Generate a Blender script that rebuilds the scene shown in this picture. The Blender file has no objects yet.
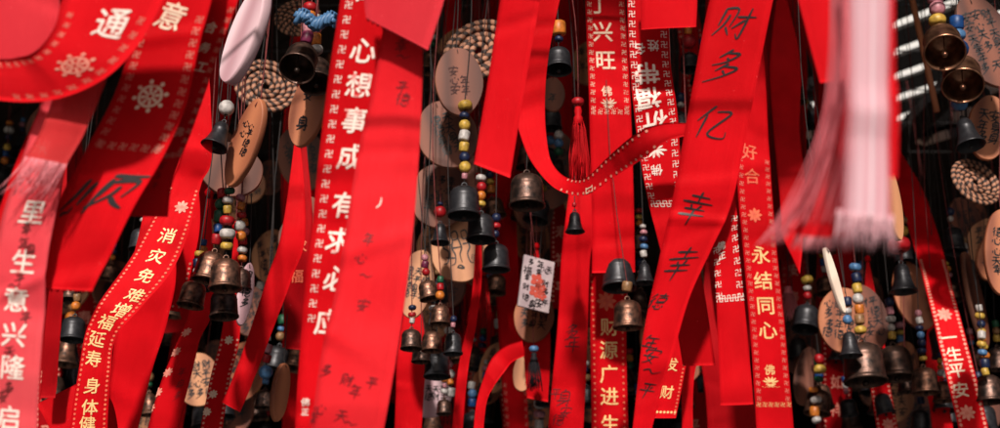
import bpy, bmesh, math, random
import numpy as np
from mathutils import Vector, Matrix, Euler, noise

SC = bpy.context.scene
COL = SC.collection
rnd = random.Random(7)
R_ = math.radians

# ------------------------------------------------------------------ camera
FPX = 1374.0
PITCH = R_(14)
CAM = Vector((0, 0, 1.55))
FW = Vector((0, math.cos(PITCH), math.sin(PITCH)))
UP = Vector((0, -math.sin(PITCH), math.cos(PITCH)))
RT = Vector((1, 0, 0))
cd = bpy.data.cameras.new('camera'); cam = bpy.data.objects.new('camera', cd); COL.objects.link(cam)
cam.location = CAM; cam.rotation_euler = (R_(90) + PITCH, 0, 0)
cd.sensor_width = 36; cd.lens = 36 * FPX / 1000; cd.clip_start = .01; cd.clip_end = 500
cd.dof.use_dof = True; cd.dof.focus_distance = 1.0; cd.dof.aperture_fstop = 11
SC.camera = cam

def P(px, py, d):
    return CAM + d * (FW + RT * ((px - 500) / FPX) - UP * ((py - 214) / FPX))

def proj(p):                       # world points (n,3) -> pixels (n,2), used to find a place on a ribbon
    q = np.asarray(p) - np.array(CAM)
    d = q @ np.array(FW)
    return np.stack([500 + FPX * (q @ np.array(RT)) / d, 214 - FPX * (q @ np.array(UP)) / d], -1)

ROOF = CAM.z + .86
def rack_z(y):                     # rods step up with depth, the last ones hang under the roof
    top = CAM.z + math.tan(R_(23.6)) * y + .02
    return min(top, ROOF - .03)

# ------------------------------------------------------------------ materials
MATS = {}
def nodes(name):
    m = bpy.data.materials.new(name); m.use_nodes = True
    nt = m.node_tree; b = nt.nodes['Principled BSDF']; MATS[name] = m
    return m, nt, b
def N(nt, t, **kw):
    n = nt.nodes.new(t)
    for k, v in kw.items(): setattr(n, k, v)
    return n
def noise_mix(nt, b, c1, c2, scale, coord='Object', stretch=(1, 1, 1), detail=4, lo=.35, hi=.65):
    tc = N(nt, 'ShaderNodeTexCoord'); mp = N(nt, 'ShaderNodeMapping'); nz = N(nt, 'ShaderNodeTexNoise')
    mp.inputs['Scale'].default_value = stretch
    nt.links.new(tc.outputs[coord], mp.inputs[0]); nt.links.new(mp.outputs[0], nz.inputs['Vector'])
    nz.inputs['Scale'].default_value = scale; nz.inputs['Detail'].default_value = detail
    rp = N(nt, 'ShaderNodeValToRGB'); rp.color_ramp.elements[0].position = lo; rp.color_ramp.elements[1].position = hi
    rp.color_ramp.elements[0].color = (*c1, 1); rp.color_ramp.elements[1].color = (*c2, 1)
    nt.links.new(nz.outputs['Fac'], rp.inputs[0]); nt.links.new(rp.outputs[0], b.inputs['Base Color'])
    return tc, mp, nz, rp
def bump(nt, b, src, strength, dist=.001):
    bp = N(nt, 'ShaderNodeBump'); bp.inputs['Strength'].default_value = strength; bp.inputs['Distance'].default_value = dist
    nt.links.new(src, bp.inputs['Height']); nt.links.new(bp.outputs[0], b.inputs['Normal'])

def plain(name, c, rough=.5, metal=0, spec=.4, c2=None, scale=60, bstr=0, lo=.35, hi=.65):
    m, nt, b = nodes(name)
    b.inputs['Roughness'].default_value = rough; b.inputs['Metallic'].default_value = metal
    b.inputs['Specular IOR Level'].default_value = spec
    tc, mp, nz, rp = noise_mix(nt, b, c, c2 or tuple(x * .8 for x in c), scale, lo=lo, hi=hi)
    if bstr: bump(nt, b, nz.outputs['Fac'], bstr)
    return m

def fabric(name, c, c2, translucent=.25, rough=.55, alpha=0, streak=None, sheen=0):
    """woven satin ribbon: fine weave bump, soft cloudy colour, some light passes through"""
    m, nt, b = nodes(name)
    b.inputs['Roughness'].default_value = rough; b.inputs['Specular IOR Level'].default_value = .07
    b.inputs['Sheen Weight'].default_value = sheen; b.inputs['Sheen Roughness'].default_value = .4
    b.inputs['Sheen Tint'].default_value = (1, .35, .35, 1)
    tc, mp, nz, rp = noise_mix(nt, b, c, c2, 26, 'Object', lo=.3, hi=.7)
    if streak:
        mp2 = N(nt, 'ShaderNodeMapping'); mp2.inputs['Scale'].default_value = (9, 1.6, 1)
        n2 = N(nt, 'ShaderNodeTexNoise'); n2.inputs['Scale'].default_value = 1.6; n2.inputs['Detail'].default_value = 5
        nt.links.new(tc.outputs['UV'], mp2.inputs[0]); nt.links.new(mp2.outputs[0], n2.inputs['Vector'])
        r2 = N(nt, 'ShaderNodeValToRGB'); r2.color_ramp.elements[0].position = .38; r2.color_ramp.elements[1].position = .6
        mx = N(nt, 'ShaderNodeMix', data_type='RGBA'); mx.inputs['B'].default_value = (*streak, 1)
        nt.links.new(n2.outputs['Fac'], r2.inputs[0]); nt.links.new(r2.outputs[0], mx.inputs['Factor'])
        nt.links.new(rp.outputs[0], mx.inputs['A']); nt.links.new(mx.outputs['Result'], b.inputs['Base Color'])
    sp = N(nt, 'ShaderNodeTexNoise'); sp.inputs['Scale'].default_value = 700; sp.inputs['Detail'].default_value = 1
    sr = N(nt, 'ShaderNodeValToRGB'); sr.color_ramp.elements[0].position = .76; sr.color_ramp.elements[1].position = .84
    nt.links.new(tc.outputs['Object'], sp.inputs['Vector']); nt.links.new(sp.outputs['Fac'], sr.inputs[0])
    sm = N(nt, 'ShaderNodeMix', data_type='RGBA'); sm.inputs['B'].default_value = (min(1, c[0] * 1.15), c[1] + .05, c[2] + .05, 1)
    s0_ = b.inputs['Base Color'].links[0].from_socket
    nt.links.new(sr.outputs[0], sm.inputs['Factor']); nt.links.new(s0_, sm.inputs['A']); nt.links.new(sm.outputs['Result'], b.inputs['Base Color'])
    wv = N(nt, 'ShaderNodeTexNoise'); wv.inputs['Scale'].default_value = 1.0; wv.inputs['Detail'].default_value = 2
    mp3 = N(nt, 'ShaderNodeMapping'); mp3.inputs['Scale'].default_value = (260, 30, 1)
    nt.links.new(tc.outputs['UV'], mp3.inputs[0]); nt.links.new(mp3.outputs[0], wv.inputs['Vector'])
    bump(nt, b, wv.outputs['Fac'], .5, .0005)
    tr = N(nt, 'ShaderNodeBsdfTranslucent')
    src = b.inputs['Base Color'].links[0].from_socket
    nt.links.new(src, tr.inputs['Color'])
    mix = N(nt, 'ShaderNodeMixShader'); mix.inputs[0].default_value = translucent
    nt.links.new(b.outputs[0], mix.inputs[1]); nt.links.new(tr.outputs[0], mix.inputs[2])
    out = nt.nodes['Material Output']; last = mix
    if alpha:
        tp = N(nt, 'ShaderNodeBsdfTransparent'); m2 = N(nt, 'ShaderNodeMixShader'); m2.inputs[0].default_value = alpha
        nt.links.new(mix.outputs[0], m2.inputs[1]); nt.links.new(tp.outputs[0], m2.inputs[2]); last = m2
    nt.links.new(last.outputs[0], out.inputs['Surface'])
    return m

fabric('red satin', (.70, .004, .010), (.52, .0025, .006))
fabric('shaded red satin', (.42, .003, .007), (.34, .002, .005))  # darker copy of the red, shade put into the colour
fabric('bright red satin', (.76, .008, .015), (.62, .004, .009), sheen=.03)
fabric('coral satin', (.80, .024, .034), (.70, .012, .02), translucent=.32, sheen=.08)
fabric('pale red satin', (.70, .040, .055), (.62, .028, .042), sheen=.08)
fabric('pink veil', (.86, .105, .125), (.80, .055, .08), translucent=.3, alpha=.07, sheen=.2)
fabric('red veil', (.66, .035, .04), (.62, .06, .06), translucent=.35, alpha=.22, sheen=.2)
m_ = fabric('blush satin', (.86, .54, .61), (.84, .40, .48), translucent=.4, streak=(.88, .68, .74), sheen=.03)
nt_ = m_.node_tree; b_ = nt_.nodes['Principled BSDF']; old = b_.inputs['Base Color'].links[0].from_socket
sx_ = N(nt_, 'ShaderNodeSeparateXYZ'); nt_.links.new([n for n in nt_.nodes if n.type == 'TEX_COORD'][0].outputs['UV'], sx_.inputs[0])
rp_ = N(nt_, 'ShaderNodeValToRGB'); e_ = rp_.color_ramp.elements; e_[0].position = 0; e_[0].color = (1, 1, 1, 1); e_[1].position = 1; e_[1].color = (1, 1, 1, 1)
for p_, v_ in ((.16, .15), (.3, 0), (.72, 0), (.86, .2)): q_ = e_.new(p_); q_.color = (v_, v_, v_, 1)
mx_ = N(nt_, 'ShaderNodeMix', data_type='RGBA'); mx_.inputs['B'].default_value = (.78, .07, .12, 1)
nt_.links.new(sx_.outputs[0], rp_.inputs[0]); nt_.links.new(rp_.outputs[0], mx_.inputs['Factor']); nt_.links.new(old, mx_.inputs['A'])
for l_ in list(old.links):
    if l_.to_node != mx_: t_ = l_.to_socket; nt_.links.new(mx_.outputs['Result'], t_)
tn_ = N(nt_, 'ShaderNodeTexNoise'); tn_.inputs['Scale'].default_value = 1; tn_.inputs['Detail'].default_value = 3
tm_ = N(nt_, 'ShaderNodeMapping'); tm_.inputs['Scale'].default_value = (26, 5, 1)
nt_.links.new([n for n in nt_.nodes if n.type == 'TEX_COORD'][0].outputs['UV'], tm_.inputs[0]); nt_.links.new(tm_.outputs[0], tn_.inputs['Vector'])
er_ = N(nt_, 'ShaderNodeValToRGB'); ee_ = er_.color_ramp.elements; ee_[0].position = 0; ee_[0].color = (1, 1, 1, 1); ee_[1].position = 1; ee_[1].color = (.9, .9, .9, 1)
for p_, v_ in ((.22, .34), (.34, 0), (.80, 0), (.92, .4)): q_ = ee_.new(p_); q_.color = (v_, v_, v_, 1)
nt_.links.new(sx_.outputs[0], er_.inputs[0])
ad_ = N(nt_, 'ShaderNodeMath', operation='MULTIPLY_ADD'); ad_.inputs[1].default_value = 1.3; ad_.inputs[2].default_value = -.62
a2_ = N(nt_, 'ShaderNodeMath', operation='ADD', use_clamp=True); nt_.links.new(tn_.outputs['Fac'], ad_.inputs[0]); nt_.links.new(ad_.outputs[0], a2_.inputs[0]); nt_.links.new(er_.outputs[0], a2_.inputs[1])
ts_ = N(nt_, 'ShaderNodeBsdfTransparent'); ms_ = N(nt_, 'ShaderNodeMixShader'); o_ = nt_.nodes['Material Output']; pv_ = o_.inputs['Surface'].links[0].from_socket
nt_.links.new(a2_.outputs[0], ms_.inputs[0]); nt_.links.new(pv_, ms_.inputs[1]); nt_.links.new(ts_.outputs[0], ms_.inputs[2]); nt_.links.new(ms_.outputs[0], o_.inputs['Surface'])
fabric('streaked satin', (.68, .01, .025), (.66, .02, .04), translucent=.3, streak=(.78, .16, .20), sheen=.03)
fabric('blush thread', (.82, .62, .66), (.80, .46, .52), translucent=.4)
fabric('rose thread', (.84, .36, .40), (.80, .18, .22), translucent=.4)
fabric('red thread', (.55, .008, .012), (.40, .004, .008), translucent=.2)
fabric('dark thread', (.020, .016, .020), (.012, .01, .012), translucent=.1, sheen=0)
plain('white print', (.74, .60, .54), .6, c2=(.60, .05, .05), scale=260, lo=.56, hi=.70)
plain('cream print', (.68, .48, .36), .6, c2=(.58, .05, .04), scale=260, lo=.56, hi=.70)
plain('gold print', (.74, .46, .20), .45, c2=(.58, .06, .03), scale=260, lo=.57, hi=.72)
plain('faded print', (.66, .24, .18), .6, c2=(.60, .16, .12), scale=300)
plain('orange print', (.72, .13, .06), .6, c2=(.60, .08, .05), scale=300)
plain('black ink', (.012, .008, .010), .45, spec=.3)
plain('faded ink', (.13, .006, .010), .6, spec=.2)
plain('brown ink', (.05, .014, .012), .6, spec=.2)
plain('bronze', (.21, .095, .062), .42, .8, c2=(.035, .022, .018), scale=4.5, bstr=.45)
plain('copper', (.36, .17, .10), .34, .9, c2=(.12, .05, .032), scale=4.0, bstr=.3)
plain('old bronze', (.105, .055, .042), .42, .75, c2=(.022, .015, .013), scale=4.5, bstr=.5)
plain('dark iron', (.030, .028, .032), .42, .5, c2=(.016, .015, .018), scale=4.0, bstr=.3)
plain('soot', (.012, .011, .012), .7, 0, c2=(.007, .007, .008), scale=4)
BEADC = dict(blue=(.012, .07, .26), yellow=(.70, .42, .07), red=(.50, .008, .015), white=(.64, .57, .55), pink=(.62, .24, .29),
             green=(.012, .11, .05), orange=(.78, .22, .03), navy=(.012, .02, .07), wooden=(.36, .18, .08), azure=(.10, .24, .48), plum=(.20, .02, .07))
for k, c in BEADC.items(): plain('bead ' + k, tuple(x * .66 for x in c), .45, spec=.3, c2=tuple(x * .3 for x in c), scale=2.2, bstr=.2)
plain('shaded card white', (.40, .31, .32), .5, c2=(.29, .21, .23), scale=60)  # white card with its base greyed to stand in for shade
plain('blossom red', (.42, .05, .03), .6)
plain('straw', (.36, .165, .10), .7, c2=(.24, .10, .06), scale=120, bstr=.4)
plain('straw dark', (.045, .020, .014), .75, c2=(.02, .01, .008), scale=120, bstr=.4)
plain('cord', (.16, .02, .02), .8, c2=(.08, .01, .01), scale=400)
plain('cord dark', (.02, .014, .014), .8, scale=400)
plain('steel rod', (.10, .09, .09), .4, .8)
plain('stained wood', (.035, .018, .012), .6, c2=(.018, .009, .007), scale=8)
plain('blackout', (.004, .0035, .0035), 1, spec=0)  # near-black for the added light-blocking sheet and backdrop
plain('paving', (.075, .07, .066), .8, c2=(.05, .048, .046), scale=3)
plain('bamboo', (.72, .60, .50), .5, c2=(.56, .42, .34), scale=30)
def wood(name, c1, c2):
    m, nt, b = nodes(name); b.inputs['Roughness'].default_value = .55; b.inputs['Specular IOR Level'].default_value = .3
    tc = N(nt, 'ShaderNodeTexCoord'); mp = N(nt, 'ShaderNodeMapping'); mp.inputs['Scale'].default_value = (2.2, .3, .4)
    mp.inputs['Location'].default_value = (.35, 0, .1)
    wv = N(nt, 'ShaderNodeTexWave', wave_type='BANDS', bands_direction='X'); wv.inputs['Scale'].default_value = 5
    wv.inputs['Distortion'].default_value = 7; wv.inputs['Detail'].default_value = 3
    rp = N(nt, 'ShaderNodeValToRGB'); rp.color_ramp.elements[0].color = (*c1, 1); rp.color_ramp.elements[1].color = (*c2, 1)
    nt.links.new(tc.outputs['Object'], mp.inputs[0]); nt.links.new(mp.outputs[0], wv.inputs[0])
    nt.links.new(wv.outputs['Fac'], rp.inputs[0]); nt.links.new(rp.outputs[0], b.inputs['Base Color'])
    bump(nt, b, wv.outputs['Fac'], .15)
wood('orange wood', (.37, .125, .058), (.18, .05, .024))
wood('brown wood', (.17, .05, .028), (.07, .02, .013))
wood('pale wood', (.45, .20, .10), (.24, .09, .045))
wood('rosy wood', (.40, .22, .25), (.66, .46, .50))
wood('bark', (.26, .10, .06), (.12, .045, .03))

# ------------------------------------------------------------------ object helpers
def link(o, parent=None):
    COL.objects.link(o)
    if parent: o.parent = parent
    return o
def tag(o, label=None, cat=None, group=None, kind=None):
    if label: o['label'] = label
    if cat: o['category'] = cat
    if group: o['group'] = group
    if kind: o['kind'] = kind
    return o
def empty(name, loc, label, cat, group=None):
    o = bpy.data.objects.new(name, None); o.empty_display_size = .01; o.location = loc; link(o)
    return tag(o, label, cat, group)
def mesh(name, verts, faces, mat, smooth=True, uvs=None):
    me = bpy.data.meshes.new(name); me.from_pydata([tuple(v) for v in verts], [], faces)
    mats = mat if isinstance(mat, (list, tuple)) else [mat]
    for m_ in mats: me.materials.append(MATS[m_])
    if smooth: me.polygons.foreach_set('use_smooth', [True] * len(me.polygons))
    if uvs is not None:
        l = me.uv_layers.new(name='UVMap')
        idx = np.empty(len(me.loops), np.int32); me.loops.foreach_get('vertex_index', idx)
        l.data.foreach_set('uv', np.asarray(uvs, np.float32)[idx].ravel())
    me.update()
    return me
def part(name, me, parent, loc=(0, 0, 0), rot=None, scale=None):
    o = bpy.data.objects.new(name, me); link(o, parent); o.location = loc
    if rot is not None: o.rotation_euler = rot
    if scale is not None: o.scale = (scale,) * 3 if not hasattr(scale, '__len__') else scale
    return o

def tube(pts, r, sides=5, r2=None):
    """verts, faces of a tapering tube along pts"""
    pts = [Vector(p) for p in pts]; n = len(pts); V = []; F = []
    for i, p in enumerate(pts):
        t = (pts[min(i + 1, n - 1)] - pts[max(i - 1, 0)]).normalized()
        a = t.orthogonal() if abs(t.z) < .95 else Vector((1, 0, 0)); a = (a - t * a.dot(t)).normalized(); b = t.cross(a)
        rr = r if r2 is None else r + (r2 - r) * i / max(1, n - 1)
        for k in range(sides):
            an = 2 * math.pi * k / sides; V.append(p + (a * math.cos(an) + b * math.sin(an)) * rr)
    for i in range(n - 1):
        for k in range(sides):
            k2 = (k + 1) % sides
            F.append((i * sides + k, i * sides + k2, (i + 1) * sides + k2, (i + 1) * sides + k))
    F.append(tuple(range(sides))[::-1]); F.append(tuple((n - 1) * sides + k for k in range(sides)))
    return V, F
def merge(lst):
    V = []; F = []
    for v, f in lst:
        o = len(V); V += list(v); F += [tuple(i + o for i in q) for q in f]
    return V, F
def lathe(prof, seg=28):
    V = []; F = []
    for r, z in prof:
        for k in range(seg):
            a = 2 * math.pi * k / seg; V.append((r * math.cos(a), r * math.sin(a), z))
    for i in range(len(prof) - 1):
        for k in range(seg):
            k2 = (k + 1) % seg; F.append((i * seg + k, i * seg + k2, (i + 1) * seg + k2, (i + 1) * seg + k))
    return V, F
def torus(R, r, seg=20, sides=8, c=(0, 0, 0), plane='xz'):
    V = []; F = []
    for i in range(seg):
        a = 2 * math.pi * i / seg
        for k in range(sides):
            b = 2 * math.pi * k / sides; q = R + r * math.cos(b)
            x, y, z = (q * math.cos(a), r * math.sin(b), q * math.sin(a)) if plane == 'xz' else (q * math.cos(a), q * math.sin(a), r * math.sin(b))
            V.append((x + c[0], y + c[1], z + c[2]))
    for i in range(seg):
        for k in range(sides):
            F.append((i * sides + k, ((i + 1) % seg) * sides + k, ((i + 1) % seg) * sides + (k + 1) % sides, i * sides + (k + 1) % sides))
    return V, F
def box(c, s):
    x, y, z = c; a, b, d = (q / 2 for q in s)
    V = [(x + i * a, y + j * b, z + k * d) for i in (-1, 1) for j in (-1, 1) for k in (-1, 1)]
    return V, [(0, 1, 3, 2), (4, 6, 7, 5), (0, 4, 5, 1), (2, 3, 7, 6), (0, 2, 6, 4), (1, 5, 7, 3)]

# ------------------------------------------------------------------ glyphs: (verts 2D around centre, tri/poly faces), unit em
GL = {}
def cut(V, F, n):
    bm = bmesh.new(); vs = [bm.verts.new((x, y, 0)) for x, y in V]
    for f in F:
        try: bm.faces.new([vs[i] for i in f])
        except ValueError: pass
    lo = min(x for p in V for x in p); hi = max(x for p in V for x in p)
    for ax in (0, 1):
        for k in range(1, n):
            no = (1, 0, 0) if ax == 0 else (0, 1, 0); c = lo + (hi - lo) * k / n
            bmesh.ops.bisect_plane(bm, geom=bm.verts[:] + bm.edges[:] + bm.faces[:], plane_co=(c, c, 0), plane_no=no)
    bm.verts.index_update()
    o = (np.array([(v.co.x, v.co.y) for v in bm.verts]), [tuple(v.index for v in f.verts) for f in bm.faces]); bm.free()
    return o
def glyph(ch, bold=.012, n=4):
    key = (ch, bold, n)
    if key in GL: return GL[key]
    c = bpy.data.curves.new('glyph', 'FONT'); c.body = ch; c.size = 1; c.resolution_u = 2
    o = bpy.data.objects.new('glyph', c); COL.objects.link(o)
    dg = bpy.context.evaluated_depsgraph_get(); ev = o.evaluated_get(dg); m = ev.to_mesh()
    V = [(v.co.x, v.co.y) for v in m.vertices]; F = [tuple(p.vertices) for p in m.polygons]
    ev.to_mesh_clear(); bpy.data.objects.remove(o); bpy.data.curves.remove(c)
    V = [(x - .5, y - .38) for x, y in V]
    GL[key] = cut(V, F, n)
    return GL[key]
HAND = {
 '财': [[(.1,.85),(.1,.35)],[(.1,.85),(.42,.88),(.40,.35)],[(.26,.7),(.24,.4),(.05,.05)],[(.28,.32),(.45,.1)],[(.5,.65),(.98,.72)],[(.78,.97),(.77,.1),(.62,.18)],[(.74,.6),(.48,.3)]],
 '多': [[(.55,.95),(.25,.68)],[(.45,.84),(.75,.86),(.5,.6),(.15,.42)],[(.45,.72),(.58,.64)],[(.6,.55),(.3,.3)],[(.5,.45),(.85,.48),(.6,.2),(.15,-.08)],[(.5,.34),(.62,.25)]],
 '亿': [[(.35,.95),(.05,.5)],[(.22,.68),(.2,.05)],[(.45,.8),(.85,.84),(.5,.3),(.48,.12),(.7,.08),(.95,.12),(.95,.3)]],
 '幸': [[(.2,.82),(.8,.85)],[(.5,1),(.48,.62)],[(.05,.62),(.95,.66)],[(.35,.55),(.42,.42)],[(.65,.56),(.56,.42)],[(.2,.4),(.82,.42)],[(.1,.22),(.9,.25)],[(.5,.42),(.49,-.1)]],
 '德': [[(.25,.95),(.05,.7)],[(.28,.7),(.05,.45)],[(.18,.55),(.17,.05)],[(.4,.85),(.95,.88)],[(.68,1),(.66,.7)],[(.45,.7),(.9,.72),(.86,.52),(.46,.5),(.45,.7)],[(.4,.4),(.95,.42)],[(.4,.25),(.38,.1)],[(.5,.28),(.55,.05),(.8,.05),(.82,.18)],[(.65,.3),(.7,.2)],[(.88,.28),(.96,.15)]],
 '川': [[(.12,.9),(.14,.45),(.0,.02)],[(.42,.85),(.42,.2)],[(.85,.98),(.82,.5),(.82,.0)]],
 '页': [[(.0,.9),(.5,.93),(1,.98)],[(.5,.93),(.3,.74)],[(.14,.74),(.14,.3)],[(.14,.74),(.85,.78),(.8,.3)],[(.5,.62),(.42,.35),(.0,.0)],[(.5,.3),(.75,.12),(1.1,.0)]],
 '平': [[(.15,.85),(.85,.87)],[(.3,.72),(.38,.55)],[(.7,.75),(.6,.55)],[(.05,.45),(.95,.48)],[(.5,.85),(.49,-.05)]],
 '安': [[(.5,1),(.52,.88)],[(.1,.65),(.12,.8),(.9,.82),(.85,.65)],[(.5,.72),(.3,.35),(.75,.02)],[(.7,.5),(.5,.2),(.15,0)],[(.05,.42),(.95,.46)]],
 '年': [[(.3,1),(.1,.7)],[(.25,.82),(.85,.84)],[(.3,.55),(.8,.57)],[(.3,.55),(.3,.3)],[(.05,.28),(.95,.3)],[(.58,.82),(.57,-.1)]],
 '心': [[(.1,.5),(.05,.25)],[(.3,.6),(.32,.15),(.6,.05),(.75,.1),(.75,.3)],[(.5,.75),(.55,.6)],[(.8,.6),(.92,.42)]],
 '天': [[(.15,.85),(.85,.87)],[(.05,.52),(.95,.55)],[(.5,.85),(.42,.4),(.05,.0)],[(.5,.5),(.95,.0)]],
 '~': [[(.0,.5),(.3,.62),(.6,.4),(1,.55)]],
 '身': [[(.5,1),(.4,.85)],[(.25,.82),(.22,.25)],[(.25,.82),(.75,.84),(.72,.05),(.6,.1)],[(.3,.65),(.68,.66)],[(.3,.48),(.68,.49)],[(.05,.28),(.9,.34)],[(.8,.4),(.1,.0)]],
}
def strokes(lines, w=.05, slant=0, taper=True, jit=0, seed=0):
    """pen strokes as thin strips; verts 2D centred on .5,.45"""
    rr = random.Random(seed); V = []; F = []
    for ln in lines:
        pts = [Vector((x + rr.uniform(-jit, jit), y + rr.uniform(-jit, jit))) for x, y in ln]
        dense = []
        for i in range(len(pts) - 1):
            p0 = pts[max(i - 1, 0)]; p1 = pts[i]; p2 = pts[i + 1]; p3 = pts[min(i + 2, len(pts) - 1)]
            for k in range(5):
                t = k / 5
                dense.append(.5 * ((2 * p1) + (p2 - p0) * t + (2 * p0 - 5 * p1 + 4 * p2 - p3) * t * t + (3 * p1 - p0 - 3 * p2 + p3) * t ** 3))
        dense.append(pts[-1]); n = len(dense); base = len(V)
        for i, p in enumerate(dense):
            t = dense[min(i + 1, n - 1)] - dense[max(i - 1, 0)]; t = t.normalized() if t.length else Vector((1, 0))
            q = i / (n - 1); ww = w * (1.15 - .75 * q * q if taper else 1) * (.55 + .45 * min(1, q * 6)) / 2
            no = Vector((-t.y, t.x)) * ww
            for s in (1, -1):
                v = p + no * s; V.append((v.x - .5 + slant * (v.y - .45), v.y - .45))
        for i in range(n - 1): F.append((base + 2 * i, base + 2 * i + 1, base + 2 * i + 3, base + 2 * i + 2))
    return np.array(V), F
def hand(ch, w=.05, slant=.12, seed=0): return strokes(HAND[ch], w, slant, True, .02, seed)
def poly_glyph(polys, n=3):
    V = []; F = []
    for p in polys:
        b = len(V); V += p; F.append(tuple(range(b, b + len(p))))
    return cut(V, F, n)
def petal(a, r0, r1, w, k=3):
    c, s = math.cos(a), math.sin(a); out = []
    for t, ww in ((0, .25), (.35, .9), (.6, 1), (.85, .6), (1, .05)):
        out.append((r0 + (r1 - r0) * t, w * ww))
    pts = out + [(x, -y) for x, y in reversed(out)]
    return [(x * c - y * s, x * s + y * c) for x, y in pts]
def ring(r0, r1, n=24):
    P_ = []
    for i in range(n):
        a, b = 2 * math.pi * i / n, 2 * math.pi * (i + 1) / n
        P_.append([(r0 * math.cos(a), r0 * math.sin(a)), (r1 * math.cos(a), r1 * math.sin(a)), (r1 * math.cos(b), r1 * math.sin(b)), (r0 * math.cos(b), r0 * math.sin(b))])
    return P_
def wheel_glyph():
    ps = ring(.27, .34) + ring(.06, .11, 14)
    for k in range(8):
        a = k * math.pi / 4 + .2; ps.append(petal(a, .10, .28, .045)); ps.append(petal(a, .36, .50, .06))
    return poly_glyph(ps, 1)
def flower_glyph(): return poly_glyph([petal(k * math.pi / 4, .08, .5, .11) for k in range(8)] + ring(.02, .08, 8), 1)
def lotus_glyph():
    ps = []
    for a in (20, 50, 75, 105, 130, 160): ps.append(petal(R_(a), .05, .46, .05))
    for a in (-20, -50, -75, -105, -130, -160): ps.append(petal(R_(a), .08, .30, .04))
    for k in range(9): ps.append(petal(R_(90), .0, .06, .02)); ps[-1] = [(x + .11 * (k - 4), y - .3 - .03 * (k % 2)) for x, y in ps[-1]]
    return poly_glyph([[(x * 1.05, y * .8) for x, y in p] for p in ps], 1)
def dot_glyph(n=8): return poly_glyph([[(.5 * math.cos(2 * math.pi * k / n), .5 * math.sin(2 * math.pi * k / n)) for k in range(n)]], 1)
def MANJI(): return glyph('卍', .022, 2)
GW, GF, GLO, GD = wheel_glyph(), flower_glyph(), lotus_glyph(), dot_glyph()

# ------------------------------------------------------------------ ribbons
def catmull(A, per):
    n = len(A); out = []
    for i in range(n - 1):
        p0 = A[max(i - 1, 0)]; p1 = A[i]; p2 = A[i + 1]; p3 = A[min(i + 2, n - 1)]
        for k in range(per):
            t = k / per
            out.append(.5 * ((2 * p1) + (p2 - p0) * t + (2 * p0 - 5 * p1 + 4 * p2 - p3) * t * t + (3 * p1 - p0 - 3 * p2 + p3) * t ** 3))
    out.append(A[-1]); return np.array(out)

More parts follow.
